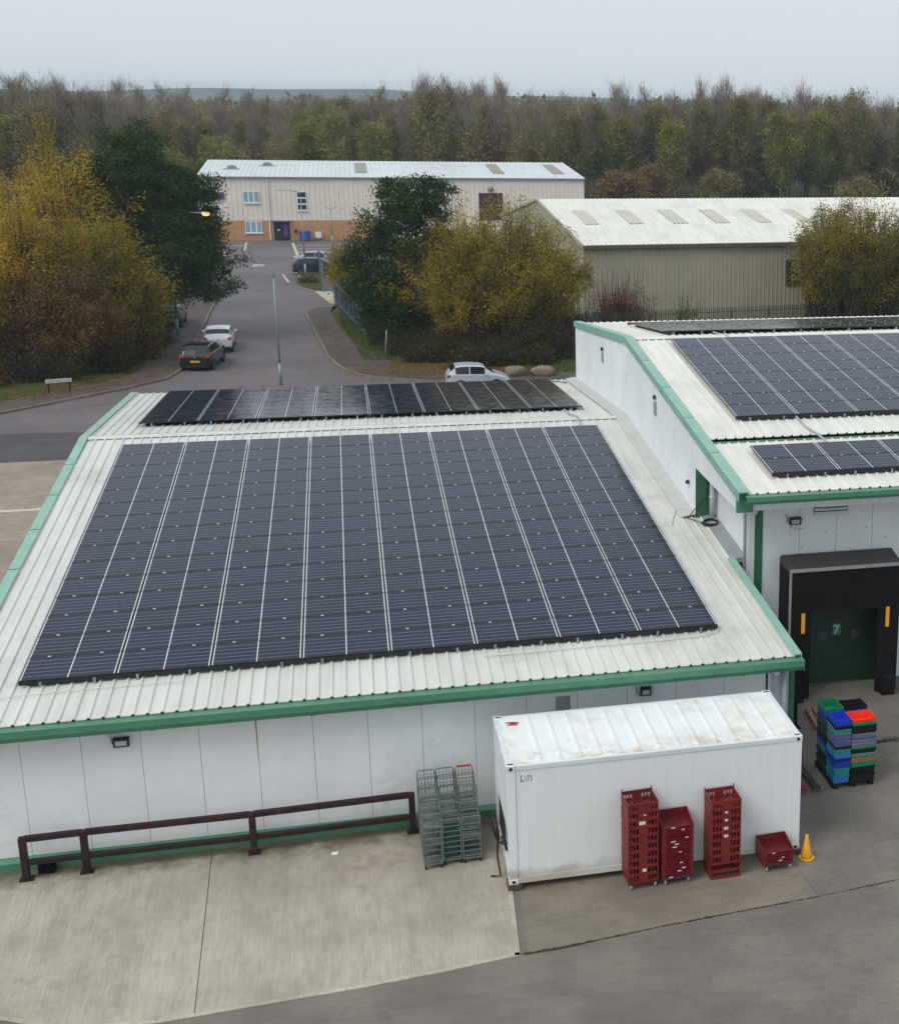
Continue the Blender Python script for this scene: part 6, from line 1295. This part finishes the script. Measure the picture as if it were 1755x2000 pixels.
KINDS = {
    'bare': ([bg_proto(100 + i, 18.5, 1.1, 'leaf_olive' if i != 3 else 'leaf_brown', nb=80, spread=0.145, twigw=0.034, crown0=0.2, leaf_top=0.62) for i in range(6)], 'tall bare grey-brown poplar in the wood behind the units', 'poplar_tree'),
    'olive': ([bg_proto(110 + i, 16.5, 1.5, 'leaf_olive' if i < 3 else 'leaf_moss', spread=0.19, leaf_top=0.92) for i in range(4)], 'thinly leaved olive-brown tree in the wood behind the units', 'woodland_tree'),
    'moss': ([bg_proto(120 + i, 15, 1.7, 'leaf_moss', spread=0.2) for i in range(3)], 'yellow-green leafy tree in the wood behind the units', 'woodland_tree'),
    'dark': ([bg_proto(130 + i, 14.5, 1.8, 'leaf_dark', spread=0.26, round_=1.0) for i in range(2)], 'round dark crowned tree in the wood behind the units', 'woodland_tree'),
    'bush': ([bg_proto(140 + i, 7.5, 1.3, m_, spread=0.38, round_=1.0, crown0=0.05, nb=80) for i, m_ in enumerate(('leaf_olive', 'leaf_brown', 'leaf_moss', 'leaf_under'))], 'low rounded thicket tree at the foot of the wood', 'thicket_tree')}
def place_bg(kind, i, x, y, s, sz):
    protos, label, nm = KINDS[kind]; t = thing(nm, label, 'tree', (x, y, -0.03), label.replace('tree', 'trees').replace('poplar', 'poplars'), rz=rb.uniform(0, 6.28)); t.scale = (s, s, sz)
    for pn, me in protos[i % len(protos)]:
        o = bpy.data.objects.new(pn, me); COL.objects.link(o); o.parent = t
rb = random.Random(12)
cam_l = CAM['loc']
def in_view(x, y, mrg=5):
    """keep trees that stand within the photographed wedge of the wood"""
    d = y - cam_l[1]; return cam_l[0] - 0.247 * d - mrg < x < cam_l[0] + 0.41 * d + mrg
cnt = 0
rows = [(172, 3.4), (179, 3.2), (187, 3.4), (197, 3.6), (209, 4.2), (224, 5.2), (244, 6.2)]
for yy, gap in rows:
    x = -75.0
    while x < 135:
        x += gap * rb.uniform(0.6, 1.5); y = yy + rb.uniform(-4, 4)
        if not in_view(x, y): continue
        u = (x - cam_l[0]) / (y - cam_l[1])            # bearing: -0.24 left .. 0.41 right
        p_ = rb.random()
        if u < -0.06: kd = 'bare' if p_ < .45 else 'olive' if p_ < .72 else 'dark' if p_ < .86 else 'moss'
        elif u < 0.1: kd = 'bare' if p_ < .34 else 'olive' if p_ < .70 else 'dark' if p_ < .76 else 'moss'
        else: kd = 'bare' if p_ < .38 else 'olive' if p_ < .72 else 'moss' if p_ < .93 else 'dark'
        hgt = 0.84 + 0.05 * math.sin(x * 0.11) + rb.uniform(-0.10, 0.07) + (0.10 if u > 0.16 else 0.05 if u > 0.05 else 0.0) + (0.12 if u < -0.215 else 0)
        if kd in ('moss', 'dark'): hgt *= 0.92
        place_bg(kd, rb.randrange(12), x, y, rb.uniform(0.85, 1.1), hgt); cnt += 1
for i in range(34):
    x = -70 + i * 6 + rb.uniform(-2, 2); y = rb.uniform(160, 168) + (0 if x < 32 else -rb.uniform(0, 34))
    if x < 32 and y < 171: y += 9
    if in_view(x, y): place_bg('bush', rb.randrange(4), x, y, rb.uniform(0.8, 1.3), rb.uniform(0.75, 1.2)); cnt += 1
# the wood going on into the distance
r = np.random.default_rng(90); n = 1500; y = 262 + 700 * r.uniform(0, 1, n) ** 1.6; x = cam_l[0] + (y - cam_l[1]) * r.uniform(-0.30, 0.46, n)
h_ = r.uniform(9, 15.5, n) + 1.5 * np.sin(x * 0.02); per = 70; ci = np.repeat(np.arange(n), per); q_ = unit(r.normal(size=(n * per, 3))) * (r.uniform(0, 1, n * per) ** 0.45)[:, None]
C = np.stack([x[ci] + q_[:, 0] * 3.4, y[ci] + q_[:, 1] * 3.4, h_[ci] * 0.6 + q_[:, 2] * h_[ci] * 0.42], -1); V, F = cards(C, 1.5, 0.9, r, axis=np.tile([[0, 0, 1.0]], (len(C), 1)), spread=0.7)
tag(np_mesh('distant_wood', V, F, 'leaf_olive', np.repeat(np.clip(0.5 * r.uniform(0, 1, n)[ci] + 0.4 * r.uniform(0, 1, n * per), 0, 1), 4)), 'far grey-brown wood fading into the haze', 'wood', kind='stuff')
# hills on the skyline
k = N('hill_green'); k.set(k.mix(k.ramp(k.noise(k.pos(), 0.004, 6, 0.7), 0.4, 0.6), (0.065, 0.080, 0.078), (0.11, 0.125, 0.105)), 0.95, 0, 0.1); MATS['hill_green'] = k.m
xs = np.linspace(-1500, 2100, 160); V = []
for j, (yy, amp) in enumerate(((1500, 0), (1700, 0.6), (1900, 1.0), (2150, 0.9), (2500, 0))):
    hz = amp * (18.6 + 3.6 * np.sin(xs / 210 + 1.0) + 2 * np.sin(xs / 91 + j) + 1.2 * np.sin(xs / 37)); V.append(np.stack([xs, np.full_like(xs, yy), hz - 0.02], -1))
V = np.concatenate(V); nx = len(xs); F = np.array([(j * nx + i, j * nx + i + 1, (j + 1) * nx + i + 1, (j + 1) * nx + i) for j in range(4) for i in range(nx - 1)])
o = np_mesh('hills', V, F, 'hill_green'); o['kind'] = 'structure'
# damp autumn air
mb = MB(); mb.box(-1800, 2400, -120, 2700, -1.5, 29); hz = mb.build('haze', []); hz['kind'] = 'stuff'; hz['label'] = 'thin pale autumn haze over the whole place'; hz['category'] = 'haze'
hm = bpy.data.materials.new('haze'); hm.use_nodes = True; hm.node_tree.nodes.clear(); ho = hm.node_tree.nodes.new('ShaderNodeOutputMaterial'); hv = hm.node_tree.nodes.new('ShaderNodeVolumePrincipled')
hv.inputs['Color'].default_value = (0.74, 0.87, 1.0, 1); hv.inputs['Density'].default_value = 0.00030; hv.inputs['Anisotropy'].default_value = 0.0
hm.node_tree.links.new(hv.outputs[0], ho.inputs[1]); hz.data.materials.append(hm)
